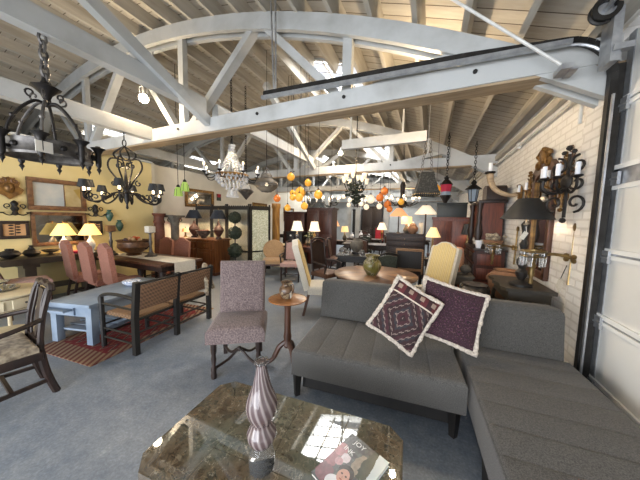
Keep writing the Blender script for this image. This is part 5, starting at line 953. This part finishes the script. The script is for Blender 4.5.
for k, (x, z, r, mt, lab) in enumerate(((-1.29, 2.22, .13, 'orange_glass', 'orange globe at the left of the rear cluster'), (-1.12, 2.36, .12, 'orange_glass', 'orange globe at the top of the rear cluster'), (-1.12, 2.05, .13, 'orange_glass', 'orange globe below the middle of the rear cluster'), (-1.36, 2.0, .1, 'white_shade', 'cream glass globe at the lower left of the rear cluster'), (-1.02, 1.9, .1, 'orange_glass', 'lowest orange globe of the rear cluster'), (-1.55, 2.18, .14, 'white_shade', 'large cream glass globe left of the orange cluster'), (-1.74, 1.98, .1, 'white_shade', 'small cream glass globe beside the floral chandelier'), (-.72, 2.1, .1, 'amber_glass', 'amber globe right of the black chandelier'))): globe(x, 7.0 + (.0, -.32, .3, .34, .05, 0, .3, 0)[k], z, r * .85, mt, lab, 'rear glass globes')
# floral chandelier
fc = thing('floral_chandelier', 'dark leafy chandelier with white tulip shades in the middle of the shop', 'chandelier', (-1.84, 6.4, 0))
P(fc, 'stem', 'iron', lambda b: b.tube([(0, 0, 1.95), (0, 0, zr(-1.84) - .03)], .012, 6)); P(fc, 'foliage', 'greenery', lambda b: [b.ball((r_ * math.cos(a_), r_ * math.sin(a_), z_), .045, 6, (1, 1, .6)) for r_, a_, z_ in [(random.uniform(.03, .26) * (1.0 if 2.2 < z0 else .7), random.uniform(0, 6.3), z0) for z0 in [random.uniform(2.0, 2.6) for _ in range(110)]]])
for k in range(8):
    a = R(k * 45); c_, s_ = math.cos(a), math.sin(a); rr = .34 if k % 2 else .25; zz = 2.55 if k % 2 else 2.66
    P(fc, 'arm', 'iron', lambda b: b.tube(spline([(0, 0, 2.35), (rr * .6 * c_, rr * .6 * s_, 2.33), (rr * c_, rr * s_, zz)]), .01, 6)); P(fc, 'shade', 'white_shade', lambda b: b.lathe([(.02, zz), (.05, zz + .05), (.055, zz + .1), (.075, zz + .15)], (rr * c_, rr * s_, 0), n=10, cap=False))
for k in range(6): a = R(k * 60 + 20); P(fc, 'white_flower', 'white_shade', lambda b: b.ball((.3 * math.cos(a), .3 * math.sin(a), 2.2 - .1 * (k % 3)), .06, 8))
# black chandelier with long stem
bc = thing('black_chandelier', 'black chandelier on a thick dark stem left of the black lantern pendant', 'chandelier', (-.78, 7.9, 0))
P(bc, 'stem', 'dark_wood', lambda b: b.lathe([(.07, 2.2), (.085, 2.3), (.06, 2.35), (.08, 2.65), (.06, 2.75), (.01, 2.78)], n=12)); P(bc, 'rod', 'iron', lambda b: b.tube([(0, 0, 2.76), (0, 0, zr(-.78) - .03)], .01, 6)); P(bc, 'bowl', 'iron', lambda b: b.lathe([(.0, 1.96), (.1, 2.02), (.16, 2.12), (.1, 2.2)], n=14))
for k in range(8):
    a = R(k * 45 + 10); c_, s_ = math.cos(a) * .48, math.sin(a) * .48; P(bc, 'arm', 'iron', lambda b: b.tube(spline([(c_ * .2, s_ * .2, 2.1), (c_ * .6, s_ * .6, 2.06), (c_, s_, 2.16)]), .013, 6)); q = P(bc, 'candle', 'white_ceramic', lambda b: b.lathe([(.02, 2.16), (.02, 2.26)], (c_, s_, 0), n=8)); P(q, 'flame_bulb', 'flame_glow', lambda b: b.ball((c_, s_, 2.3), .035, 8, (1, 1, 1.4)))
# black square lantern shade
bl = thing('lantern_pendant', 'black pierced square lantern pendant on two chains before the tall cabinets', 'pendant lamp', (-.08, 4.63, 0), 12); bl.scale = (.84, .84, 1)
def sq(b):
    for (h0, z0, h1, z1) in ((.225, 2.03, .215, 2.1), (.205, 2.1, .125, 2.36), (.135, 2.36, .12, 2.41)):
        vs = [(-h0, -h0, z0), (h0, -h0, z0), (h0, h0, z0), (-h0, h0, z0), (-h1, -h1, z1), (h1, -h1, z1), (h1, h1, z1), (-h1, h1, z1)]; b.add(vs, [(0, 1, 5, 4), (1, 2, 6, 5), (2, 3, 7, 6), (3, 0, 4, 7)])
m, t, bb = base('pierced_black', (30, 32, 33), .75, .0); f = t.noise(t.coord(), 42, 2); t.link(t.ramp(f, [(.5, (18, 20, 21)), (.66, (56, 60, 61))]), bb.inputs['Base Color']); t.link(t.bump(f, .5, .006), bb.inputs['Normal'])
P(bl, 'shade', 'pierced_black', sq, sharp=20); P(bl, 'beaded_fringe', 'brass', lambda b: [b.ball((x * (1 if k % 2 == 0 else 0) + (.226 if k == 1 else -.226 if k == 3 else 0), (x if k % 2 else 0) + (-.226 if k == 0 else .226 if k == 2 else 0), 2.05), .011, 5) for k in range(4) for x in [-.2 + .04 * i for i in range(11)]]); P(bl, 'top_frame', 'iron', lambda b: b.box((0, 0, 2.41), (.24, .24, .02)))
for s in (-1, 1): P(bl, 'chain', 'iron_light', lambda b: [b.tube([(s * (.1 - .05 * i / 6) + .018 * math.cos(t), 0, 2.45 + .07 * i + .036 * math.sin(t)) for t in [2 * PI * k / 8 for k in range(8)]], .006, 5, closed=True) for i in range(8)])
P(bl, 'hook', 'galvanised', lambda b: (b.tube([(-.05, 0, 2.98), (.05, 0, 2.98)], .01, 6), b.tube([(0, 0, 2.98), (0, 0, zr(-.08) - .03)], .008, 6), b.box((0, 0, 2.84), (.03, .03, .28))))
# red lantern, yellow pendant, others along the right
rl = thing('moroccan_lantern', 'red and blue glass hanging lantern above the boxed cabinet', 'lantern', (.32, 6.4, 0)); P(rl, 'cap', 'iron', lambda b: b.lathe([(.14, 2.44), (.1, 2.5), (.04, 2.56), (.06, 2.6), (.01, 2.64)], n=8)); P(rl, 'glass', 'red_glass', lambda b: b.lathe([(.1, 2.28), (.12, 2.44)], n=8)); m_lit('blue_glass', (120, 134, 148), .15); P(rl, 'lower_glass', 'blue_glass', lambda b: b.lathe([(.11, 2.2), (.1, 2.28)], n=8)); P(rl, 'base', 'iron', lambda b: b.lathe([(.03, 2.02), (.06, 2.08), (.12, 2.18), (.12, 2.2)], n=8)); P(rl, 'chain', 'iron', lambda b: chain(b, 0, 0, 2.64, zr(.32) - .05, .07, .007))
globe(.12, 6.5, 2.36, .1, 'amber_glass', 'small yellow glass pendant left of the red lantern', 'rear glass globes')
ir = thing('street_lantern', 'black iron hanging lantern near the right wall behind the horn lamp', 'lantern', (.88, 6.5, 0)); P(ir, 'roof', 'iron', lambda b: b.lathe([(.17, 2.33), (.14, 2.36), (.04, 2.44), (.06, 2.48), (.02, 2.54)], n=8)); P(ir, 'glass', 'blue_glass', lambda b: b.lathe([(.07, 2.06), (.1, 2.32)], n=6)); P(ir, 'frame', 'iron', lambda b: [b.tube([(.075 * math.cos(R(a)), .075 * math.sin(R(a)), 2.05), (.11 * math.cos(R(a)), .11 * math.sin(R(a)), 2.34)], .008, 5) for a in range(0, 360, 60)]); P(ir, 'finial', 'iron', lambda b: b.lathe([(0, 1.96), (.03, 2.0), (.08, 2.05), (.08, 2.06)], n=8)); P(ir, 'chain', 'iron', lambda b: chain(b, 0, 0, 2.54, zr(.88) - .05, .07, .007))
he = thing('heart_lantern', 'dark pointed lantern hanging behind the crystal chandelier', 'lantern', (-4.31, 5.0, 0)); P(he, 'body', 'iron_light', lambda b: b.lathe([(0, 2.04), (.1, 2.16), (.19, 2.26), (.16, 2.3), (.05, 2.34)], n=8)); P(he, 'glass', 'crystal', lambda b: b.lathe([(.14, 2.3), (.1, 2.42), (.03, 2.46)], n=8)); P(he, 'chain', 'iron', lambda b: chain(b, 0, 0, 2.44, zr(-4.31) - .05, .07, .006))
bl2 = thing('glass_bell_pendant', 'pale blue glass bell lamp under the crystal chandelier', 'pendant lamp', (-4.96, 5.2, 0)); P(bl2, 'shade', 'crystal', lambda b: b.lathe([(.17, 2.14), (.16, 2.2), (.12, 2.32), (.04, 2.36)], n=18, cap=False)); P(bl2, 'cap', 'iron', lambda b: b.lathe([(.05, 2.35), (.03, 2.4), (.008, 2.42)], n=10)); P(bl2, 'cord', 'iron', lambda b: b.tube([(0, 0, 2.42), (0, 0, zr(-4.96) - .03)], .005, 5))
# more pendants deep in the shop
for k, (x, y, z, lab) in enumerate(((-3.4, 8.6, 2.25, 'small iron candle chandelier far back left of the floral one'), (-2.9, 10.5, 2.3, 'small iron candle chandelier far back above the white columns'), (-.9, 10.4, 2.3, 'small iron candle chandelier far back behind the black one'), (-4.6, 9.2, 2.3, 'small iron candle chandelier far back behind the amber globes'), (-1.6, 9.2, 2.25, 'small iron candle chandelier far back behind the orange globes'))):
    t_ = thing('candle_chandelier', lab, 'chandelier', (x, y, z), k * 17, 'small candle chandeliers far back'); P(t_, 'stem', 'iron', lambda b: (b.lathe([(0, -.2), (.05, -.1), (.02, 0), (.04, .15), (.01, .3)], n=10), b.tube([(0, 0, .3), (0, 0, zr(x) - z - .03)], .008, 5)))
    for j in range(6): a = R(j * 60); c_, s_ = math.cos(a) * .34, math.sin(a) * .34; P(t_, 'arm', 'iron_light', lambda b: b.tube(spline([(0, 0, -.1), (c_ * .6, s_ * .6, -.14), (c_, s_, 0)]), .012, 6)); q = P(t_, 'candle', 'white_ceramic', lambda b: b.lathe([(.022, 0), (.022, .1)], (c_, s_, 0), n=8)); P(q, 'flame_bulb', 'flame_glow', lambda b: b.ball((c_, s_, .14), .035, 8, (1, 1, 1.5)))
for (x, y, z) in ((-3.4, 8.6, 2.6), (-2.9, 10.5, 2.65), (-.9, 10.4, 2.65), (-4.6, 9.2, 2.65), (-1.6, 9.2, 2.6)): LAMPS.append((x, y, z, 22))
# work lamps on the timbers
fl_ = thing('work_lamp', 'bright caged work lamp high under the roof at the left', 'lamp', (-4.36, 2.62, 3.5)); P(fl_, 'bulb', 'flood_glow', lambda b: b.ball((0, 0, 0), .07, 14)); P(fl_, 'cage', 'galvanised', lambda b: (b.tube([(-.1, 0, .0), (-.1, 0, .2), (.1, 0, .2), (.1, 0, 0)], .008, 6), b.tube([(0, 0, .06), (0, 0, .2)], .02, 8), b.tube([(0, 0, .2), (0, .1, .42), (-.1, .25, .9)], .012, 6)))
LAMPS.append((-4.36, 2.45, 3.4, 42))
f2 = thing('work_lamp', 'small bright bulb on the second truss in the middle of the roof', 'lamp', (-2.28, 6.4, 3.38)); P(f2, 'bulb', 'flood_glow', lambda b: b.ball((0, 0, 0), .06, 12)); P(f2, 'cage', 'galvanised', lambda b: (b.tube([(0, 0, .05), (0, 0, .14), (0, .16, .2)], .02, 8),))
LAMPS.append((-2.28, 6.2, 3.2, 45))
f3 = thing('work_lamp', 'unseen added bulb on the far face of the nearest tie beam', 'lamp', (-.3, 3.08, 3.2)); P(f3, 'bulb', 'flood_glow', lambda b: b.ball((0, 0, 0), .05, 12)); P(f3, 'holder', 'galvanised', lambda b: b.tube([(0, 0, -.04), (0, 0, -.12)], .025, 8))  # unseen lamp, added to brighten the roof boards of the second bay
LAMPS.append((-.3, 3.5, 3.1, 42))
# ---------------------------------------------------------------- right side, along the brick wall
pm('red_wood', (112, 56, 36), (80, 38, 25), 6, .45, stretch=(5, 5, .5))
cA = cabinet('tall_cabinet', 'tall red brown double door cabinet with a dark box on top', 'cabinet', (.52, 6.95, 0), .86, .5, 1.7, 'red_wood', 0, 2); bx = thing('wooden_box', 'long black green box lying on the tall red cabinet', 'box', (.49, 6.9, 1.7)); pm('box_black', (30, 36, 34), (24, 28, 26), 6, .5); P(bx, 'body', 'box_black', lambda b: b.box((0, 0, .16), (.64, .4, .32), bev=.01)); P(bx, 'lid', 'box_black', lambda b: b.box((0, 0, .335), (.66, .42, .03), bev=.008))
cB = thing('court_cupboard', 'dark carved court cupboard against the brick wall', 'cupboard', (1.02, 5.75, 0), -90)
P(cB, 'base_body', 'mahogany', lambda b: b.box((0, 0, .56), (1.1, .46, 1.04))); [P(cB, 'side_panel', 'red_wood', lambda b: b.box((.556, 0, z), (.014, .36, h), bev=.004)) for z, h in ((.3, .42), (.66, .2), (.92, .2))]; P(cB, 'base_top', 'dark_wood', lambda b: b.box((0, 0, 1.1), (1.18, .52, .04), bev=.008)); P(cB, 'plinth', 'dark_wood', lambda b: b.box((0, 0, .04), (1.14, .5, .08)))
P(cB, 'upper_body', 'red_wood', lambda b: b.box((-.12, .05, 1.62), (.8, .34, .7))); P(cB, 'cornice', 'dark_wood', lambda b: b.box((-.1, .03, 1.98), (.96, .44, .05), bev=.01))
for s in (-1, 1):
    q = P(cB, 'door', 'dark_wood', lambda b: (b.box((s * .27, -.235, .45), (.5, .03, .72), bev=.006), b.box((s * .27, -.255, .45), (.34, .02, .5), bev=.006), b.ball((s * .27, -.26, .45), .1, 10, (1, .3, 1)))); P(q, 'knob', 'brass', lambda b: b.ball((s * .06, -.265, .45), .015, 8)); q = P(cB, 'drawer', 'dark_wood', lambda b: b.box((s * .27, -.235, .95), (.5, .03, .16), bev=.006)); P(q, 'knob', 'brass', lambda b: b.ball((s * .27, -.26, .95), .015, 8)); P(cB, 'carved_pillar', 'dark_wood', lambda b: b.lathe([(.05, 1.12), (.06, 1.16), (.035, 1.2), (.075, 1.4), (.04, 1.6), (.05, 1.66), (.035, 1.8), (.06, 1.96)], (s * .42 - .1, -.16, 0), n=12))
b2 = thing('arched_box', 'dark dome topped chest on the carved court cupboard', 'box', (1.08, 5.5, 2.005), -90); P(b2, 'body', 'dark_wood', lambda b: (b.at((0, 0, 0), (R(90), 0, 0)), b.prism([(-.2, 0), (.2, 0), (.2, .2)] + [(.2 * math.cos(R(a)), .2 + .07 * math.sin(R(a))) for a in range(15, 180, 15)] + [(-.2, .2)], -.15, .15)))
pt_ = thing('planter', 'cream planter of dry flowers on the court cupboard ledge', 'planter', (1.08, 5.30, 1.124)); P(pt_, 'pot', 'terracotta', lambda b: b.lathe([(.1, 0), (.12, .05), (.16, .14), (.15, .15), (0, .12)], n=18)); P(pt_, 'flowers', 'brocade', lambda b: [b.ball((random.gauss(0, .07), random.gauss(0, .07), .17 + random.uniform(0, .08)), .035, 6) for _ in range(26)])
rl_ = table_lamp('table_lamp', 'small dark green shaded lamp left of the court cupboard', (.83, 6.5, .95), 'black_shade', [(.14, .36), (.09, .6)], 'brass', [(.07, 0), (.02, .04), (.04, .14), (.015, .25), (.012, .4)], 6); simple_table('side_table', 'narrow dark table under the green shaded lamp', 'table', (.84, 6.49, 0), .28, .28, .95, 'black_wood')
wl = P(None, 'cup', 'white_ceramic', lambda b: b.lathe([(.04, 0), (.06, .14), (.055, .14), (.035, .01)], n=14)); wl.location = (.85, 5.24, 1.124); tag(wl, 'small white cup on the court cupboard ledge left of the planter', 'cup')
tb = thing('tub_chair', 'peach upholstered tub chair behind the striped chair', 'chair', (.36, 5.36, 0), -30)
P(tb, 'seat', 'peach_fabric' if m_fabric('peach_fabric', (206, 150, 116), (226, 176, 142), 60) is None else 'salmon', lambda b: b.soft(.5, .5, .14, .05, (), puff=.03, x0=-.25, y0=-.25, z0=.45)); P(tb, 'backrest', 'peach_fabric', lambda b: b.lathe([(.29, .5), (.3, .9), (.28, 1.08), (.25, 1.1), (.24, .9), (.23, .5)], n=24, cap=False)); 
for a in (45, 135, 225, 315): P(tb, 'leg', 'dark_wood', lambda b: b.tube([(.2 * math.cos(R(a)), .2 * math.sin(R(a)), 0), (.2 * math.cos(R(a)), .2 * math.sin(R(a)), .46)], .02, 8))
simple_table('plant_stand', 'low grey stone topped table holding two round pots', 'table', (.52, 4.72, 0), .4, .36, .72, 'stone_grey')
for k, (x, y, s) in enumerate(((.42, 4.68, .09), (.61, 4.74, .085))): o_ = P(None, 'round_pot', 'stone_grey', lambda b: b.lathe([(s * .4, 0), (s, s * .7), (s * .95, s * 1.2), (s * .5, s * 1.7), (s * .55, s * 1.8), (s * .4, s * 1.75)], n=18)); o_.location = (x, y, .72); tag(o_, ('round grey pot, left of the two on the stone topped table', 'round grey pot, right of the two on the stone topped table')[k], 'pot')
# table with big black lamp, pots
tt = thing('console_table', 'dark shaped console table behind the chaise holding the tall black lamp', 'console', (1.02, 3.62, 0), 0); P(tt, 'tabletop', 'console_dark', lambda b: b.prism([(-.2, -.36), (.24, -.36), (.24, .38), (-.2, .38), (-.24, .28), (-.21, .1), (-.26, 0), (-.21, -.12), (-.24, -.28)], .845, .88)); P(tt, 'apron', 'console_dark', lambda b: b.box((.02, 0, .78), (.38, .64, .13), bev=.01)); P(tt, 'apron_trim', 'gilt', lambda b: [b.tube(arc((-.0 + .11 * k, -.325, .74), .05, 180, 360, 8), .008, 5) for k in (-1, 0, 1)])
for sx in (-.16, .2):
    for sy in (-.3, .32): P(tt, 'leg', 'console_dark', lambda b: b.tube(spline([(sx, sy, .72), (sx * 1.1, sy * 1.05, .5), (sx, sy, .15), (sx * 1.1, sy * 1.05, 0)]), .025, 8))
table_lamp('table_lamp', 'tall turned black lamp with wide black coolie shade on the console by the brick wall', (1.0, 3.46, .88), 'black_shade', [(.245, .76), (.095, .99)], 'black_wood', [(.11, 0), (.11, .025), (.07, .05), (.03, .07), (.055, .12), (.06, .16), (.03, .2), (.055, .26), (.055, .3), (.025, .35), (.03, .42), (.045, .48), (.025, .52), (.03, .62), (.045, .7), (.02, .74)], 10)
q = thing('price_tag', 'cream paper tag hanging from the black lamp', 'tag', (.99, 3.45, .88)); P(q, 'card', 'cream_cloth', lambda b: b.box((-.02, -.06, .58), (.045, .003, .09), ry=.5)); P(q, 'string', 'paper_tag', lambda b: b.tube([(0, -.035, .68), (-.0, -.06, .62)], .003, 4))
for (nm, x, y, pr, mt, lab) in (('large_pot', 1.06, 4.27, [(.1, .0), (.17, .1), (.215, .22), (.2, .34), (.15, .4), (.16, .42), (.13, .4)], 'terracotta', 'large terracotta pot on a stand left of the tall black lamp'), ('iron_pot', .60, 3.75, [(.1, 0), (.17, .1), (.17, .2), (.13, .26), (.15, .28), (.12, .27)], 'iron_light', 'dark round pot low behind the sofa back')):
    hz = .5; t_ = thing('pot_stand', 'low dark stool under the ' + ('terracotta' if mt == 'terracotta' else 'dark round') + ' pot', 'stool', (x, y, 0)); P(t_, 'seat', 'black_wood', lambda b: b.lathe([(.2, hz - .04), (.21, hz)], n=20))
    for a in (0, 120, 240): P(t_, 'leg', 'black_wood', lambda b: b.tube([(.19 * math.cos(R(a)), .19 * math.sin(R(a)), 0), (.13 * math.cos(R(a)), .13 * math.sin(R(a)), hz - .03)], .018, 6))
    t_ = thing(nm, lab, 'pot', (x, y, hz)); P(t_, 'body', mt, lambda b: b.lathe([(p.x, p.z) for p in spline([(r, 0, z) for r, z in pr], 3)], n=24)); [P(t_, 'handle', mt, lambda b: b.tube(arc((s * pr[3][0] * .9, 0, pr[3][1] * .85), .05, -80 if s > 0 else 100, 80 if s > 0 else 260, 8), .012, 6)) for s in (-1, 1)]
# gilt mirror on the brick wall
mi = thing('gilt_mirror', 'tall gilt and red framed mirror with carved crest on the brick wall', 'mirror', (1.298, 3.92, 0))
def mframe(b):
    for y in (-.27, .27): b.box((-.025, y, 1.6), (.05, .08, 1.3), bev=.008)
    b.box((-.025, 0, .97), (.05, .6, .09), bev=.008)
    b.at((-.0, 0, 0), (R(90), 0, R(90))); b.prism([(-.31, 2.2)] + [(.235 * math.cos(R(a)), 2.1 + .12 * math.sin(R(a))) for a in range(180, -1, -15)] + [(.31, 2.2), (.31, 2.26), (.2, 2.34), (-.2, 2.34), (-.31, 2.26)], -.05, 0)
P(mi, 'frame', 'walnut', mframe); P(mi, 'glass', 'mirror_silver', lambda b: b.box((-.012, 0, 1.6), (.012, .5, 1.3))); P(mi, 'crest', 'gilt', lambda b: (b.ball((-.05, 0, 2.43), .1, 12, (.35, 1.1, 1)), [b.tube(spiral((-.05, s * .15, 2.34), .08, .015, 90 if s > 0 else 90, 90 + s * 420, 16, (0, 1, 0)), .022, 6) for s in (-1, 1)], [b.ball((-.05, .05 * k, 2.5 - .02 * abs(k)), .035, 8) for k in range(-3, 4)]))
for y in (-.2, .2): P(mi, 'gilt_edge', 'gilt', lambda b: b.box((-.03, y * 1.16, 1.6), (.03, .012, 1.25)))
# horn sconce and scrolled sconces
ho = thing('horn_sconce', 'curved horn wall lamp with a candle, on the brick wall left of the mirror', 'sconce', (1.28, 4.75, 2.05)); P(ho, 'backplate', 'gilt', lambda b: (b.ball((-.01, 0, 0), .09, 12, (.3, .7, 1.4)), [b.ball((-.04, .03 * k, .1 + .02 * abs(k)), .022, 6) for k in (-1, 0, 1)])); P(ho, 'horn', 'raw_wood', lambda b: b.tube(spline([(-.02, 0, 0), (-.14, .03, -.02), (-.3, .08, .06), (-.38, .12, .2), (-.4, .14, .34)]), [.025 + .0014 * i for i in range(21)], 10)); P(ho, 'cup', 'iron', lambda b: b.lathe([(.05, .34), (.08, .36), (.07, .38), (.03, .38)], (-.4, .14, 0), n=14)); P(ho, 'candle', 'white_ceramic', lambda b: b.lathe([(.028, .38), (.028, .52), (0, .525)], (-.4, .14, 0), n=12))
def big_sconce(y, z, s, mat, lab, arms=4, rz=0):
    t_ = thing('wall_sconce', lab, 'sconce', (1.285 - (.1 if rz else 0), y, z), rz, None); t_.scale = (s,) * 3
    P(t_, 'backplate', mat, lambda b: (b.tube([(-.0, 0, -.35), (-.0, 0, .3)], .016, 6), [b.tube(spiral((-.01, q * .1, zz), .095, .02, st, st + q * 420, 18, (0, 1, 0)), .012, 6) for q in (-1, 1) for zz, st in ((.18, 90), (.0, 90), (-.2, -90))], b.ball((-.01, 0, .02), .06, 10, (.4, 1, 1.4)), b.ball((-.01, 0, .36), .03, 8), [b.ball((-.01, q * .05, .32), .022, 6) for q in (-1, 1)], b.ball((-.01, 0, -.38), .03, 8)))
    for k in range(arms):
        a = R(-60 + 120 * k / max(1, arms - 1)); dx, dy = -math.cos(a) * .2, math.sin(a) * .2
        P(t_, 'arm', mat, lambda b: b.tube(spline([(-.01, 0, -.04), (dx * .5, dy * .5, -.1), (dx, dy, -.05), (dx, dy, .05)]), .013, 6)); P(t_, 'drip_pan', mat, lambda b: b.lathe([(.012, .03), (.045, .05), (.04, .06), (.02, .06)], (dx, dy, 0), n=12)); P(t_, 'candle', 'white_ceramic', lambda b: b.lathe([(.02, .06), (.02, .18), (0, .185)], (dx, dy, 0), n=10))
    return t_
big_sconce(3.12, 1.98, .92, 'iron', 'large black scrolled iron candle sconce beside the garage door', 4, 28); big_sconce(3.46, 2.05, .8, 'gilt', 'bronze scrolled sconce on the brick wall right of the mirror', 3); big_sconce(4.42, 2.0, .85, 'gilt', 'bronze scrolled sconce on the brick wall left of the mirror', 2); big_sconce(3.34, 2.22, .45, 'aged_frame', 'small rust coloured sconce above the bronze one near the garage door', 2)
def brass_sconce(y, z, lab):
    t_ = thing('wall_sconce', lab, 'sconce', (1.275, y, z)); P(t_, 'bracket', 'brass', lambda b: (b.tube([(0, 0, .28), (-.01, 0, -.26)], .012, 6), b.ball((0, 0, .3), .04, 8, (.5, 1, 1.2)), [b.ball((-.02, q * .07, zz), .035, 8, (.6, 1, .7)) for q in (-1, 1) for zz in (-.02, .02)], b.tube(spline([(0, 0, 0), (-.14, 0, .03), (-.3, 0, .0)]), .016, 6))); P(t_, 'gallery', 'brass', lambda b: [b.tube([(-.3 + .1 * math.cos(R(a)), .1 * math.sin(R(a)), zz) for a in range(0, 360, 24)], .008, 5, closed=True) for zz in (-.0, .05)]); P(t_, 'drop', 'brass', lambda b: b.lathe([(0, -.3), (.02, -.28), (.015, -.22), (.03, -.18), (.02, -.14), (.035, -.1), (.02, -.05), (.04, 0)], (-.3, 0, 0), n=10)); P(t_, 'glass_candle', 'clear_glass', lambda b: [b.lathe([(.02, -.1), (.025, .04)], (-.3 + .09 * math.cos(R(a)), .09 * math.sin(R(a)), 0), n=8) for a in range(0, 360, 60)])
    return t_
brass_sconce(3.1, 1.27, 'brass bracket sconce with glass drops beside the garage door'); brass_sconce(4.75, 1.2, 'brass bracket sconce low on the brick wall left of the black lamp')
tg = thing('price_tag', 'large cream price card hanging under the brass sconce by the garage door', 'tag', (1.2, 3.1, 1.0)); P(tg, 'card', 'cream_cloth', lambda b: b.box((0, 0, 0), (.004, .1, .12), rx=.5)); P(tg, 'string', 'iron', lambda b: b.tube([(0, 0, .05), (.04, 0, .2)], .004, 4))
# ---------------------------------------------------------------- camera
cam = bpy.data.cameras.new('camera'); cam.sensor_width = 36; cam.lens = 244 / 640 * 36; cam.clip_start = 0.02
co = bpy.data.objects.new('camera', cam); COL.objects.link(co)
r_ = Vector((0.9132838, 0.40684672, 0.01970912)); u_ = Vector((-0.05308808, 0.07091824, 0.9960684)); k_ = Vector((0.40384943, -0.91073945, 0.08636719))
M_ = Matrix((r_, u_, k_)).transposed().to_4x4(); M_.translation = (0, 0, 1.6); co.matrix_world = M_; SC.camera = co
# ---------------------------------------------------------------- light
W = bpy.data.worlds.new('world'); SC.world = W; W.use_nodes = True
bg = W.node_tree.nodes['Background']; bg.inputs[0].default_value = lin((244, 247, 255)); bg.inputs[1].default_value = 0.75
def area(name, loc, rot, sx, sy, p, col=(255, 255, 255)):
    l = bpy.data.lights.new(name, 'AREA'); l.shape = 'RECTANGLE'; l.size = sx; l.size_y = sy; l.energy = p; l.color = lin(col)[:3]
    o = bpy.data.objects.new(name, l); COL.objects.link(o); o.location = loc; o.rotation_euler = [R(a) for a in rot]; return o
def point(name, loc, p, col=(255, 226, 186), r=0.04):
    l = bpy.data.lights.new(name, 'POINT'); l.energy = p; l.color = lin(col)[:3]; l.shadow_soft_size = r
    o = bpy.data.objects.new(name, l); COL.objects.link(o); o.location = loc; return o
area('daylight_front_opening', (-2.65, -3.95, 1.3), (76, 0, 0), 6.8, 2.4, 470, (243, 248, 255))
for k, (x0, x1, y0, y1) in enumerate(SKY):
    cx = (x0 + x1) / 2
    area('daylight_skylight', (cx, (y0 + y1) / 2, zr(cx) + .3), (0, 0, 0), x1 - x0, y1 - y0, 95 if y0 < 6 else 115 if y0 < 9.5 else 230, (255, 253, 249))
for (x, y, z, p) in LAMPS: point('lamp_bulb', (x, y, z), p)
SC.view_settings.view_transform = 'Standard'; SC.view_settings.look = 'None'; SC.view_settings.gamma = 1; SC.view_settings.use_curve_mapping = False
SC.view_settings.exposure = 0.55
SC.cycles.use_denoising = True; SC.cycles.max_bounces = 8; SC.cycles.diffuse_bounces = 3; SC.cycles.sample_clamp_indirect = 6
